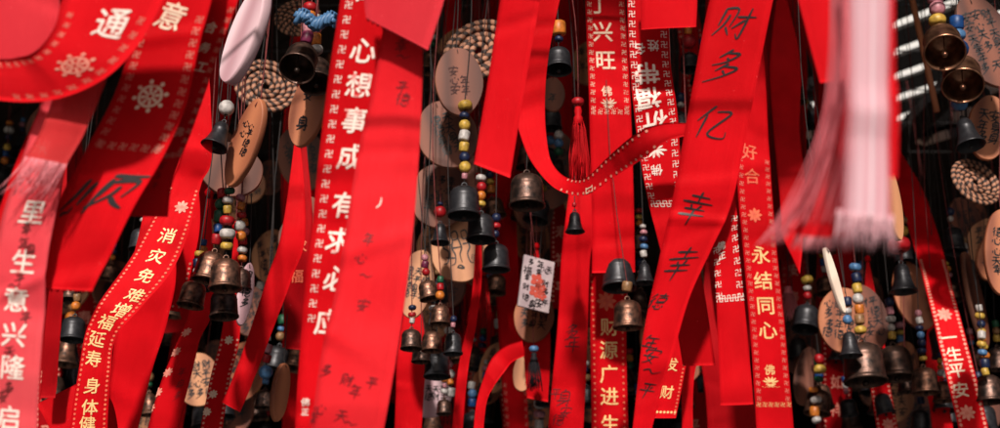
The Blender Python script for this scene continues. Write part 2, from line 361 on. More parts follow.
CORDED = ('column of gold characters', 'beneath the bent gold', 'dotted hem under', 'pale flowers and a black note', 'small flowers near the bottom', 'slanting down left of', 'faint characters left of',
          'strip just right of the pale pink', 'blank flat cut end', 'gold edges half hidden', 'just right of the dotted ribbon', 'gold 财源广进', 'faint ink smudges', 'very narrow bright', 'under the cluster of bells',
          'end beside the black tassel', 'slanting cut end', 'dotted red ribbon below the dark bells', 'dark red ribbon under the bronze', 'shaded red cloth')
class Ribbon:
    NU = 9
    def __init__(self, st, mat, label, hang=True, curl=.05, ripple=.0012, zig=0, group=None, name='prayer_ribbon', cat='ribbon', per=14, crease=.0017, seed=None, fringe=None):
        seed = rnd.random() * 99 if seed is None else seed
        L = []; R = []; knot = None
        for s in st:
            dl = s[4]; dr = s[5] if len(s) > 5 else dl
            L.append(np.array(P(s[0], s[1], dl))); R.append(np.array(P(s[2], s[3], dr)))
        if hang:                                  # straight up to the rod it is tied to, gathered at the knot
            c = (L[0] + R[0]) / 2; z = rack_z(c[1])
            if any(q in label for q in CORDED):   # gathered into a knot on a thin cord
                k_ = min(.09, z - c[2] - .01); h = np.array([0, 0, k_]); hw = (R[0] - L[0]) / 2
                L.insert(0, c - hw * .10 + h); R.insert(0, c + hw * .10 + h); knot = (Vector(c + h), z)
            elif z > c[2] + .02:
                h = np.array([0, 0, z - c[2]]); hw = (R[0] - L[0]) / 2
                L.insert(0, c - hw * .45 + h); R.insert(0, c + hw * .45 + h)
        L = catmull(L, per); R = catmull(R, per)
        nv = len(L); us = np.linspace(0, 1, self.NU)
        S = L[:, None, :] * (1 - us)[None, :, None] + R[:, None, :] * us[None, :, None]
        mid = (L + R) / 2; seg = np.linalg.norm(np.diff(mid, axis=0), axis=1); self.s = np.concatenate([[0], np.cumsum(seg)])
        self.W = np.maximum(np.linalg.norm(R - L, axis=1), 1e-4)
        nrm = self.normals(S)
        f = mid[nv * 2 // 3] - np.array(CAM)
        self.sgn = -1 if (nrm[nv * 2 // 3, self.NU // 2] @ f) > 0 else 1
        nrm = nrm * self.sgn
        rr_ = random.Random(int(seed * 1000)); cr = [(rr_.uniform(0, self.s[-1]), rr_.uniform(-.5, .5), rr_.uniform(.004, .012), rr_.choice((-1, 1)) * rr_.uniform(.3, 1) * crease) for _ in range(int(self.s[-1] / .045))]
        for i in range(nv):
            for j, u in enumerate(us):
                e_ = abs(2 * u - 1) ** 3; ph = noise.noise(Vector((self.s[i] * 34, u * 1.5, seed + 7))) * .0011 * e_ * (crease > 0)
                for s_, sl_, w_, am in cr:
                    t_ = abs(self.s[i] + (u - .5) * self.W[i] * sl_ - s_) / w_
                    if t_ < 1: ph += am * (1 - t_)
                S[i, j] += nrm[i, j] * ph
                q = Vector((self.s[i] * 9, u * self.W[i] * 14, seed)); k = noise.noise(q) * ripple * 2.0 + noise.noise(q * 2.7) * ripple * .7
                S[i, j] += nrm[i, j] * (k + curl * self.W[i] * (1 - (2 * u - 1) ** 2))
        self.S = S; self.N = self.normals(S) * self.sgn; self.us = us; self.nv = nv
        h = .00018; A = (S + self.N * h).reshape(-1, 3); B = (S - self.N * h).reshape(-1, 3)
        V = np.concatenate([A, B]); nu = self.NU; off = nv * nu; F = []
        ix = lambda i, j: i * nu + j
        for i in range(nv - 1):
            for j in range(nu - 1):
                q = (ix(i, j), ix(i + 1, j), ix(i + 1, j + 1), ix(i, j + 1))
                F.append(q if self.sgn > 0 else q[::-1]); qb = tuple(k + off for k in q); F.append(qb[::-1] if self.sgn > 0 else qb)
        ed = [ix(0, j) for j in range(nu)] + [ix(i, nu - 1) for i in range(1, nv)] + [ix(nv - 1, j) for j in range(nu - 2, -1, -1)] + [ix(i, 0) for i in range(nv - 2, 0, -1)]
        for a, b in zip(ed, ed[1:] + ed[:1]): F.append((a, b, b + off, a + off))
        uv = np.stack([np.tile(us[None, :], (nv, 1)), np.tile(self.s[:, None], (1, nu))], -1).reshape(-1, 2)
        uv = np.concatenate([uv, uv])
        if zig:
            t = (S[-1] - S[-2]); t = t / np.linalg.norm(t[nu // 2]); V = list(map(tuple, V)); uv = list(map(tuple, uv))
            for k in range(zig):
                u0, u1 = k / zig, (k + 1) / zig
                a = L[-1] * (1 - u0) + R[-1] * u0; b = L[-1] * (1 - u1) + R[-1] * u1; c = (a + b) / 2 + t[nu // 2] * np.linalg.norm(b - a) * .55
                n_ = self.N[-1, nu // 2]
                bb = len(V)
                for p in (a, b, c): V.append(tuple(p + n_ * h))
                for p in (a, b, c): V.append(tuple(p - n_ * h))
                uv += [(u0, 0), (u1, 0), (u0, 0)] * 2
                F += [(bb, bb + 2, bb + 1), (bb + 3, bb + 4, bb + 5), (bb, bb + 3, bb + 5, bb + 2), (bb + 2, bb + 5, bb + 4, bb + 1)]
        self.base = Vector(mid[0])
        b_ = np.array(self.base)
        me = mesh(name, [np.array(v) - b_ for v in V], F, mat, True, uv)
        self.o = bpy.data.objects.new(name, me); self.o.location = self.base; link(self.o); tag(self.o, label, cat, group)
        self.px = None; self.lay = {}
        if knot:
            k_, z = knot; V, F = tube([k_ - self.base - Vector((0, 0, .004)), k_ - self.base, Vector((k_.x, k_.y, z)) - self.base], .0005, 4); part('cord', mesh('cord', V, F, 'cord'), self.o)
            V, F = lathe([(0, -.003), (.003, -.002), (.0036, .001), (.002, .004), (0, .0045)], 8); part('knot', mesh('knot', V, [f[::-1] for f in F], mat), self.o, k_ - self.base)
        if fringe: self.fringe(*fringe)
    def normals(self, S):
        dv = np.gradient(S, axis=0); du = np.gradient(S, axis=1); n = np.cross(du, dv)
        return n / np.maximum(np.linalg.norm(n, axis=2, keepdims=True), 1e-9)
    def at(self, x, y):                           # pixel -> (u, s) on this ribbon
        if self.px is None:
            uu = np.linspace(-.1, 1.1, 37); ss = np.linspace(0, self.s[-1], 500)
            U, T = np.meshgrid(uu, ss); self.grid = (U.ravel(), T.ravel())
            self.px = proj(self.ev(U.ravel(), T.ravel(), 0))
        k = np.argmin(((self.px - np.array([x, y])) ** 2).sum(1)); return self.grid[0][k], self.grid[1][k]
    def ev(self, u, s, off):
        i = np.clip(np.searchsorted(self.s, s) - 1, 0, self.nv - 2); ft = (s - self.s[i]) / np.maximum(self.s[i + 1] - self.s[i], 1e-9)
        j = np.clip((u * (self.NU - 1)).astype(int), 0, self.NU - 2); fu = u * (self.NU - 1) - j
        def bi(G): return (G[i, j] * ((1 - ft) * (1 - fu))[:, None] + G[i, j + 1] * ((1 - ft) * fu)[:, None] + G[i + 1, j] * (ft * (1 - fu))[:, None] + G[i + 1, j + 1] * (ft * fu)[:, None])
        return bi(self.S) + bi(self.N) * off
    def put(self, part_name, mat, g, u, s, size, rot=0, sx=1, off=.0005):
        V, F = g; c, sn = math.cos(R_(rot)), math.sin(R_(rot))
        x = (V[:, 0] * c - V[:, 1] * sn) * size * sx; y = (V[:, 0] * sn + V[:, 1] * c) * size
        W = np.interp(s, self.s, self.W)
        ok_u = np.clip(u + x / W, -.02, 1.02)
        Q = self.ev(ok_u, s - y, off)
        self.lay.setdefault((part_name, mat), []).append((Q, F))
    def bolder(self, part_name, mat, g, u, s, size, rot, sx, bold):
        n = 1 if bold < .012 else 3
        for k in range(n):
            a = 2.2 * k; dx = bold * size * math.cos(a) * (n > 1); dy = bold * size * math.sin(a) * (n > 1)
            self.put(part_name, mat, g, u + dx / np.interp(s, self.s, self.W), s + dy, size, rot, sx, .0005 + .00004 * k)
    def text(self, chars, mat, size_px, pts, rot=0, bold=.014, part_name='lettering', sx=1):
        for ch, (x, y) in zip(chars, pts):
            u, s = self.at(x, y); self.bolder(part_name, mat, glyph(ch), u, s, self.m(x, y, size_px), rot, sx, bold)
    def m(self, x, y, px):                        # pixels -> metres at that place
        u, s = self.at(x, y); p = self.ev(np.array([u]), np.array([s]), 0)[0]
        return px * float((p - np.array(CAM)) @ np.array(FW)) / FPX
    def write(self, chars, mat, size_px, pts, rot=0, w=.06, slant=.12, part_name='handwriting', sx=1):
        for k, (ch, (x, y)) in enumerate(zip(chars, pts)):
            u, s = self.at(x, y); self.put(part_name, mat, hand(ch, w, slant, k), u, s, self.m(x, y, size_px), rot, sx, .0006)
    def border(self, g, mat, us, a, b, step, size, part_name='border_pattern', rot=0):
        s0 = self.at(*a)[1]; s1 = self.at(*b)[1]; n = max(1, int(abs(s1 - s0) / step))
        for u in us:
            for k in range(n + 1): self.put(part_name, mat, g, u, s0 + (s1 - s0) * k / n, size, rot)
    def row(self, g, mat, n, at, size, u0=.1, u1=.9, part_name='border_pattern'):
        s = self.at(*at)[1]
        for k in range(n): self.put(part_name, mat, g, u0 + (u1 - u0) * k / (n - 1), s, size)
    def done(self):
        b = np.array(self.base)
        for (nm, mat), lst in self.lay.items():
            V, F = merge(lst); part(nm, mesh(nm, [np.array(v) - b for v in V], F, mat, False), self.o)
        return self
    def fringe(self, length, n, mat, sweep=(0, 0, 0), r=.00025, spread=.15):
        rr = random.Random(5); t = self.S[-1, 4] - self.S[-2, 4]; t = Vector(t).normalized(); lst = []
        sw = Vector(sweep)
        for k in range(n):
            u = rr.uniform(0, 1); p = Vector(self.ev(np.array([u]), np.array([self.s[-1] - .001]), 0)[0]) - self.base
            ln = length * rr.uniform(.55, 1.1); side = Vector((rr.uniform(-1, 1), rr.uniform(-.6, .6), 0)) * spread * ln
            pts = [p + t * ln * q + side * q * q + sw * q * q * ln + Vector((math.sin(q * 5 + k), math.cos(q * 4 + k), 0)) * .02 * ln * q for q in (0, .25, .5, .75, 1)]
            lst.append(tube(pts, r, 3, r * .6))
        V, F = merge(lst); part('fringe', mesh('fringe', V, F, mat), self.o)

# ------------------------------------------------------------------ bells
def bell_mesh(kind, mat):
    key = ('bell', kind, mat)
    if key in GL: return GL[key]
    if kind == 'barrel':
        pr = [(0, .76), (.2, .74), (.33, .68), (.41, .5), (.44, .1), (.462, 0), (.475, -.012), (.5, 0), (.497, .05), (.475, .075), (.468, .11), (.462, .14), (.468, .165), (.46, .19), (.447, .45), (.44, .58), (.447, .61), (.437, .64), (.41, .74), (.35, .82), (.25, .88), (.12, .91), (.05, .915), (0, .915)]
        lz = .97
    elif kind == 'cone':
        pr = [(0, .85), (.15, .82), (.22, .6), (.32, .25), (.44, .03), (.465, 0), (.48, -.01), (.5, 0), (.49, .04), (.43, .12), (.365, .28), (.31, .5), (.285, .7), (.29, .73), (.275, .76), (.25, .9), (.18, 1.0), (.08, 1.04), (0, 1.045)]
        lz = 1.1
    else:   # 'tall'
        pr = [(0, .95), (.2, .92), (.33, .84), (.38, .5), (.43, .1), (.46, 0), (.48, -.012), (.5, 0), (.497, .06), (.47, .1), (.455, .14), (.44, .3), (.42, .6), (.425, .63), (.41, .66), (.40, .84), (.34, .97), (.22, 1.05), (.08, 1.08), (0, 1.085)]
        lz = 1.14
    V, F = lathe(pr, 32); lp = torus(.075, .028, 14, 6, (0, 0, lz))
    V, F = merge([(V, F), lp])
    GL[key] = (mesh('bell_body', V, [f[::-1] for f in F], mat), lz)
    return GL[key]
def clapper_mesh(mat):
    if ('clap', mat) not in GL:
        s = lathe([(0, -.10), (.06, -.085), (.085, -.03), (.06, .03), (.02, .05), (.014, .1), (.014, .75), (0, .75)], 10)
        GL[('clap', mat)] = mesh('clapper', s[0], [f[::-1] for f in s[1]], mat)
    return GL[('clap', mat)]
def bead_mesh(c):
    if ('bead', c) not in GL:
        pr = [(.12 + .0, -.46), (.3, -.4), (.44, -.24), (.5, 0), (.44, .24), (.3, .4), (.12, .46)]
        V, F = lathe(pr, 14); GL[('bead', c)] = [mesh('bead', V, F, 'bead ' + c)]
        for pr in ([(.12, -.40), (.34, -.40), (.41, -.33), (.42, 0), (.41, .33), (.34, .40), (.12, .40)], [(.12, -.30), (.38, -.30), (.5, -.18), (.54, 0), (.5, .18), (.38, .30), (.12, .30)]):
            V, F = lathe(pr, 12); GL[('bead', c)].append(mesh('bead', V, F, 'bead ' + c))
    return rnd.choice(GL[('bead', c)])
def cord(root, pts, r=.0004, mat='cord'):
    if mat == 'cord' and rnd.random() < .6: mat = 'cord dark'
    V, F = tube([Vector(p) - root.location for p in pts], r, 4); return part('cord', mesh('cord', V, F, mat), root)
def hang_pts(p, lean=0):
    """from p straight up to the rod above"""
    z = max(rack_z(p.y), p.z + .03); h = z - p.z; q = Vector((p.x + lean + rnd.uniform(-.07, .07) * h, p.y, z)); b = Vector((rnd.uniform(-.035, .035), 0, 0)) * h
    return [p + (q - p) * t + b * math.sin(t * 3.1416) for t in (0, .2, .4, .6, .8, 1)]
BF = {'bronze': 'bronze', 'copper': 'copper', 'old': 'old bronze', 'dark': 'dark iron'}
def bell(px, py, w, d, label, kind='barrel', fin='bronze', beads='', bs=.34, tilt=0, roll=0, group=None, clap=True, bpx=None, cm='cord', cordr=.00045):
    """px, py: centre of the mouth; w: mouth diameter in pixels; beads from the bell upwards"""
    s = w * d / FPX; me, lz = bell_mesh(kind, BF[fin]); M = Euler((R_(tilt), R_(roll), 0)).to_matrix()
    mouth = P(px, py, d); top = mouth + M @ Vector((0, 0, lz * s))
    root = empty('wind_bell', top, label, 'bell', group)
    b = part('bell_body', me, root, mouth - top, (R_(tilt), R_(roll), 0), s)
    if clap: part('clapper', clapper_mesh('soot' if fin == 'dark' else BF[fin]), b, (0, .02, 0), (-R_(tilt) * .8, -R_(roll) * .8, 0))
    beads = [q for q in beads.split() if q]
    br = s * bs if bpx is None else bpx * d / FPX; p = top.copy(); up = (M @ Vector((0, 0, 1))).lerp(Vector((0, 0, 1)), .6).normalized()
    pts = [top.copy()]; p += up * br * .55
    for i, c in enumerate(beads):
        k = 1.0
        if ':' in c: c, k = c.split(':'); k = float(k)
        k *= rnd.uniform(.84, 1.12)
        p += up * br * .46 * k; jx = Vector((rnd.uniform(-.06, .06), rnd.uniform(-.06, .06), 0)) * br
        part('bead', bead_mesh(c), root, p + jx - top, (rnd.uniform(-.2, .2), rnd.uniform(-.2, .2), 0), br * k); pts.append(p.copy()); p += up * br * .46 * k
    pts += hang_pts(p)
    cord(root, pts, cordr, cm)
    return root

# ------------------------------------------------------------------ plaques
def scribble_cols(cols, rows, seed, w=.13, size=1.0, keep=.85, chars='财多平安年心天身幸德'):
    rr = random.Random(seed); out = []
    for c in range(cols):
        for r in range(rows):
            if rr.random() > keep: continue
            V, F = hand(rr.choice(chars), w, rr.uniform(-.1, .25), rr.randint(0, 99))
            V = V * size; V = V + np.array([c - (cols - 1) / 2 + rr.uniform(-.1, .1), (rows - 1) / 2 - r + rr.uniform(-.1, .1)])
            out.append((V, F))
    if not out: return np.zeros((0, 2)), []
    V = np.concatenate([v for v, f in out]); F = []; o = 0
    for v, f in out: F += [tuple(i + o for i in q) for q in f]; o += len(v)
    return V, F
def oval(a, b, th, n=40, bark=True, wob=.02, seed=0):
    rr = Vector((seed * 3.1, 1.7, 0)); rim = []
    for k in range(n):
        t = 2 * math.pi * k / n; q = 1 + wob * noise.noise(Vector((math.cos(t), math.sin(t), 0)) * 1.5 + rr) * 2
        rim.append((a * q * math.cos(t), b * q * math.sin(t)))
    V = []; F = []; lay = [(.90, -th / 2), (1, -th * .28), (1.0, th * .28), (.90, th / 2)]
    for f, y in lay: V += [(x * (1 if abs(f - 1) < .01 else 1 - (1 - f) * min(1, th / a)), y, z * (1 if abs(f - 1) < .01 else 1 - (1 - f) * min(1, th / b))) for x, z in rim]
    F.append(tuple(range(n))); F.append(tuple(3 * n + k for k in range(n))[::-1])
    for i in range(3):
        for k in range(n): k2 = (k + 1) % n; F.append((i * n + k, (i + 1) * n + k, (i + 1) * n + k2, i * n + k2))
    return V, F, 2
def plaque(px, py, a, b, d, label, mat='orange wood', roll=0, yaw=0, tilt=0, th=.006, ink='black ink', text=(2, 4), tsize=None, keep=.93, group=None, tail=None, drawing=None, hung=True, name='wooden_plaque'):
    """a, b half axes in pixels"""
    k = d / FPX; A, B = a * k, b * k; sd = rnd.randint(0, 999)
    c = P(px, py, d); M = Euler((R_(tilt), R_(roll), R_(yaw))).to_matrix()
    top = c + M @ Vector((0, 0, B))
    root = empty(name, top, label, 'plaque', group)
    V, F, _ = oval(A, B, th, seed=sd)
    me = mesh('wood_slice', V, F, [mat, 'bark'], False)
    for i, p in enumerate(me.polygons):
        if i >= 2: p.material_index = 1 if mat in ('brown wood',) else 0; p.use_smooth = True
    o = part('wood_slice', me, root, c - top, (R_(tilt), R_(roll), R_(yaw)))
    if drawing: g = drawing; sc = B * .9
    else:
        g = scribble_cols(text[0], text[1], sd, keep=keep); sc = tsize * k if tsize else min(A * 1.25 / max(text[0], 1), B * 1.45 / max(text[1], 1))
    if len(g[1]):
        Vt = [(x * sc, -th / 2 - .0004, z * sc) for x, z in g[0]]
        part('writing', mesh('writing', Vt, g[1], ink, False), o)
    if hung:
        hp = M @ Vector((0, -th / 2 - .001, B * .82)) + c
        cord(root, [hp, top + Vector((0, -.001, .002))] + hang_pts(top + Vector((0, 0, .01))), .00045)
    return root

# ------------------------------------------------------------------ tassels, discs, beads strands
def tassel(px, py, wpx, hpx, d, label, mat='red thread', bead=None, group=None, n=70):
    k = d / FPX; top = P(px, py, d); w = wpx * k; h = hpx * k
    root = empty('tassel', top, label, 'tassel', group); rr = random.Random(px); lst = []
    for i in range(n):
        a = rr.uniform(0, 6.28); q = math.sqrt(rr.random()); x, y = math.cos(a) * q, math.sin(a) * q
        ln = h * rr.uniform(.86, 1.04)
        lst.append(tube([(x * w * .14, y * w * .14, -h * .14), (x * w * .3, y * w * .3, -h * .3), (x * w * .42 + rr.uniform(-.04, .04) * w, y * w * .42, -ln * .65), (x * w * .5 + rr.uniform(-.1, .1) * w, y * w * .5, -ln)], .0004, 3, .0003))
    V, F = merge(lst); part('threads', mesh('threads', V, F, mat), root)
    V, F = lathe([(0, 0), (w * .12, -h * .015), (w * .17, -h * .07), (w * .13, -h * .12), (w * .19, -h * .15), (w * .22, -h * .24), (0, -h * .24)], 12)
    part('knot', mesh('knot', V, [f[::-1] for f in F], mat), root)
    if bead: part('bead', bead_mesh(bead), root, (0, 0, w * .18), None, w * .5)
    cord(root, hang_pts(top), .00045)
    return root
def woven(px, py, r, d, label, tilt=0, roll=0, yaw=0, rings=5):
    k = d / FPX; Rr = r * k; c = P(px, py, d); V = []; F = []; I = []
    tw = Rr / (rings + .6) / 2
    for i in range(rings):
        rad = Rr - tw * (1 + 2 * i); depth = -tw * 1.1 * (i % 2) * .5 + tw * .9 * math.sin(i / rings * math.pi)
        seg = max(10, int(2 * math.pi * rad / (tw * 1.35))); seg += seg % 2; sides = 8
        for s in range(seg * 2):
            a = 2 * math.pi * s / (seg * 2); pin = 1.0 if s % 2 else .82
            for q in range(sides):
                b = 2 * math.pi * q / sides; aa = a + .16 * math.cos(b) * (12 / seg); x = rad + tw * 1.02 * pin * math.cos(b)
                V.append((x * math.cos(aa), depth + tw * 1.02 * pin * math.sin(b), x * math.sin(aa)))
        base = len(V) - seg * 2 * sides
        for s in range(seg * 2):
            for q in range(sides):
                s2 = (s + 1) % (seg * 2); q2 = (q + 1) % sides
                F.append((base + s * sides + q, base + s2 * sides + q, base + s2 * sides + q2, base + s * sides + q2)); I.append((s // 2 + i) % 2)
    me = mesh('straw_coil', V, F, ['straw', 'straw dark'])
    me.polygons.foreach_set('material_index', I)
    M = Euler((R_(tilt), R_(roll), R_(yaw))).to_matrix(); top = c + M @ Vector((0, 0, Rr))
    root = empty('woven_disc', top, label, 'woven disc'); part('straw_coil', me, root, c - top, (R_(tilt), R_(roll), R_(yaw)))
    cord(root, hang_pts(top), .0008)
    return root
def strand(px, py, bpx, d, label, beads, lean=0, group=None):
    """a loose string of beads, px,py the lowest bead"""
    k = d / FPX; r = bpx * k; p0 = P(px, py, d); root = empty('bead_string', p0, label, 'bead string', group); p = p0.copy(); pts = [p0]
    up = Vector((lean, 0, 1)).normalized()
    for c in beads.split():
        q = 1.0
        if ':' in c: c, q = c.split(':'); q = float(q)
        q *= rnd.uniform(.82, 1.15)
        part('bead', bead_mesh(c), root, p - p0 + Vector((rnd.uniform(-.1, .1), rnd.uniform(-.1, .1), 0)) * r, (rnd.uniform(-.3, .3), rnd.uniform(-.3, .3), 0), r * q); p += up * r * .94 * q; pts.append(p.copy())
    cord(root, pts + hang_pts(p), .0006); return root
# ================================================================== RIBBONS IN FRONT
mj, dot = MANJI(), GD
# the looping ribbon at the top left
r = Ribbon([(75,-30,188,-42,.62),(62,0,165,0,.62),(56,26,143,40,.62),(40,48,112,74,.62),(20,57,68,96,.625),(0,59,24,102,.63),(-40,54,-35,96,.64)], 'bright red satin',
  'red ribbon looping across the upper left corner, printed with a white 通 and a wheel', curl=.03)
r.text('通', 'white print', 33, [(113,24)], 0, .013)
u, s = r.at(75, 66); r.put('lettering', 'faded print', GW, u, s, r.m(75, 66, 34))
r.border(mj, 'faded print', (.13, .88), (130,20), (5,75), .0058, .0034); r.done()
Ribbon([(-45,-40,62,-40,.665),(-45,0,60,0,.665),(-45,40,58,40,.665),(-45,80,52,80,.665)], 'pale red satin', 'pale blurred red cloth filling the inside of the loop in the upper left corner', ripple=.0006).done()
# wheel ribbon, ends with the brush-written shun and a zigzag cut
r = Ribbon([(152,-40,222,-40,.66),(146,0,212,0,.66),(130,50,199,50,.66),(112,100,186,107,.658),(84,155,162,162,.655),(54,214,132,214,.652),(36,288,93,291,.65)], 'red satin',
  'wide red ribbon with a pale wheel and black brush-written 顺, zigzag cut at its foot', curl=.03, zig=9)
r.text('意', 'cream print', 30, [(172,17)], -16, .014)
u, s = r.at(151, 97); r.put('lettering', 'cream print', GW, u, s, r.m(151, 97, 36))
r.border(mj, 'faded print', (.13, .9), (182,20), (138,146), .0058, .0042)
r.row(mj, 'faded print', 6, (136,148), .0042, .16, .88)
r.write('川', 'black ink', 40, [(86,196)], -2, .14, .45, sx=.75); r.write('页', 'black ink', 40, [(116,193)], -2, .12, .45, sx=.85)
r.write('~', 'black ink', 14, [(66,213)], 50, .2); r.done()
# dim ribbon right of the wheel ribbon
r = Ribbon([(186,-40,250,-40,.68),(184,0,238,0,.672),(170,60,216,60,.68),(150,130,192,130,.68),(138,190,173,180,.68),(126,216,168,217,.68)], 'red satin',
  'narrow red ribbon with small white characters, its edge showing right of the wheel ribbon', curl=.02)
r.text('合务工', 'cream print', 12, [(211,27),(205,47),(201,67)], -10, .02)
r.border(mj, 'faded print', (.93,), (226,10), (183,150), .0052, .0032)
r.text('佛', 'faded print', 11, [(178,132)]); r.row(mj, 'faded print', 5, (175,155), .0034, .25, .92)
r.write('安年平', 'faded ink', 8, [(162,166),(159,176),(155,186)], 0, .07); r.done()
# pinkish ribbon at left edge
r = Ribbon([(52,70,88,70,.642),(38,110,74,112,.642),(20,165,66,165,.642),(3,215,56,215,.642),(-5,260,48,260,.642),(-8,310,44,310,.642),(-10,370,40,370,.642),(-12,450,37,450,.642)], 'pink veil',
  'pale pink translucent ribbon with white 生意兴隆 and black pen notes at the left edge', ripple=.0016)
r.text('里生意兴隆启', 'white print', 26, [(32,212),(24,262),(17,300),(14,334),(12,367),(10,418)], -4, .013)
r.text('米', 'white print', 16, [(43,148)], -10, .013)
r.write('幸年平~天多平身安', 'brown ink', 13, [(27,228),(25,244),(20,280),(14,286),(10,352),(8,388),(26,318),(30,250),(4,396)], 10, .08); r.done()
r = Ribbon([(62,60,108,60,.637),(54,95,100,95,.635),(40,130,84,132,.632),(25,156,66,164,.63)], 'red veil',
  'translucent red ribbon whose frayed end dangles over the pink ribbon at left', hang=True, fringe=(.019, 75, 'rose thread', (-.12, 0, 0), .0002, .2))
u, s = r.at(62, 160); r.done()
r = Ribbon([(60,60,90,60,.69),(44,100,70,100,.69),(16,160,40,160,.69),(-4,215,26,215,.69),(-30,270,5,270,.69)], 'red satin', 'plain red ribbon slanting behind the pale pink ribbon at the left edge').done()
# bent ribbon with the gold column
r = Ribbon([(185,140,212,150,.98),(172,180,201,184,.98),(150,222,190,226,.97),(128,262,172,270,.96),(103,297,142,306,.95),(86,330,116,338,.945),(78,370,111,372,.94),(72,410,108,410,.94),(68,450,106,450,.94)], 'red satin',
  'bending red ribbon with a column of gold characters and dotted edges at lower left', curl=.06)
r.text('消灾免难增福延寿身体健', 'gold print', 17, [(168,236),(157,256),(146,276),(135,295),(121,310),(107,322),(97,339),(94,359),(92,385),(90,407),(88,424)], 0, .013)
r.border(dot, 'orange print', (.09, .91), (185,190), (88,428), .0033, .0018)
u, s = r.at(181, 207); r.put('lettering', 'faded print', GF, u, s, .010); r.done()
r = Ribbon([(130,270,176,262,1.02),(118,320,168,318,1.02),(112,370,152,372,1.02),(106,450,134,450,1.02)], 'red satin', 'plain red ribbon hanging beneath the bent gold-lettered ribbon at lower left').done()
r = Ribbon([(160,220,200,215,1.06),(148,270,190,275,1.06),(142,305,180,312,1.06)], 'red satin', 'short red ribbon end with a dotted hem under the bronze bells at left')
r.border(dot, 'faded print', (.06, .94), (168,262), (161,304), .0036, .0020); r.row(dot, 'faded print', 7, (161,304), .0020, .06, .94); r.done()
r = Ribbon([(192,300,214,300,1.12),(176,345,200,340,1.12),(160,385,190,380,1.12),(142,450,172,450,1.12)], 'red satin', 'slanting red ribbon with pale flowers and a black note at lower left')
for q in ((187,332),(176,352),(168,372),(158,392),(150,408)):
    u, s = r.at(*q); r.put('lettering', 'faded print', GF, u, s, .0085)
r.write('年身多', 'faded ink', 9, [(182,372),(180,384),(177,396)]); r.done()
r = Ribbon([(222,330,240,330,1.16),(210,380,230,380,1.16),(197,450,220,450,1.16)], 'red satin', 'narrow red ribbon with pale dotted edges and small flowers near the bottom left')
r.border(dot, 'faded print', (.1, .9), (228,340), (208,428), .004, .0022)
for q in ((229,340),(213,394),(207,412)):
    u, s = r.at(*q); r.put('lettering', 'cream print', GF, u, s, .008)
r.done()
r = Ribbon([(282,230,306,230,1.14),(268,275,292,278,1.14),(250,330,272,332,1.14),(232,380,252,384,1.14),(222,402,240,412,1.14)], 'red satin', 'plain bright red ribbon slanting down left of the 心想事成 ribbon').done()
r = Ribbon([(288,235,314,235,1.22),(284,300,311,300,1.22),(284,348,302,350,1.22)], 'shaded red satin', 'short dark red ribbon with faint characters left of the 心想事成 ribbon')
r.text('求福', 'orange print', 14, [(300,246),(297,276)], 0, .02); r.done()
r = Ribbon([(52,270,64,270,.95),(46,320,62,320,.95),(40,398,55,398,.95)], 'shaded red satin', 'dark red ribbon strip just right of the pale pink ribbon at left').done()
r = Ribbon([(36,404,76,384,.97),(46,420,110,398,.97),(60,450,120,440,.97)], 'red satin', 'red cloth fold lying across the lower left corner', hang=False).done()
# xin xiang shi cheng
r = Ribbon([(342,-40,420,-40,0.700),(340,0,412,0,0.700),(331,60,404,60,0.700),(322,130,396,130,0.700),(313,214,386,214,0.700),(304,300,376,300,0.700),(298,380,368,380,0.700),(294,450,362,450,0.700)], 'red satin',
  'red ribbon with bold white 心想事成 characters running down its middle', curl=.03)
r.text('可心想事成有求必应', 'white print', 27, [(367,-6),(363,51),(358,85),(354,120),(350,157),(345,205),(340,241),(336,279),(328,322)], -4, .02)
r.border(mj, 'white print', (.135,), (350,5), (312,318), .0073, .0046)
r.text('佛', 'white print', 9, [(306,402)]); r.text('正', 'white print', 8, [(306,412)]); r.done()
r = Ribbon([(388,-40,428,-40,0.680),(384,20,424,20,0.680),(372,90,422,90,0.680),(358,150,419,150,0.675),(346,230,413,230,0.670),(334,300,405,300,0.665),(322,350,396,360,0.660),(308,450,380,450,0.655)], 'coral satin',
  'broad plain red ribbon with faint black pen marks covering half of the 心想事成 ribbon', curl=.05, ripple=.0016)
r.write('幸~平德', 'faded ink', 14, [(402,46),(404,58),(403,88),(402,100)], 0, .07)
r.write('年心~安财平年多心天~幸', 'faded ink', 13, [(368,240),(362,258),(366,276),(364,306),(346,380),(371,383),(356,392),(326,370),(320,408),(342,416),(350,424),(312,418)], -6, .08)
r.text('丿', 'white print', 12, [(381,203)]); r.done()
r = Ribbon([(362,-40,452,-45,0.668),(364,0,444,0,0.668),(366,18,428,50,0.668)], 'pale red satin', 'blurred pink-red ribbon end with a zigzag cut at top centre', zig=13, ripple=.0006).done()
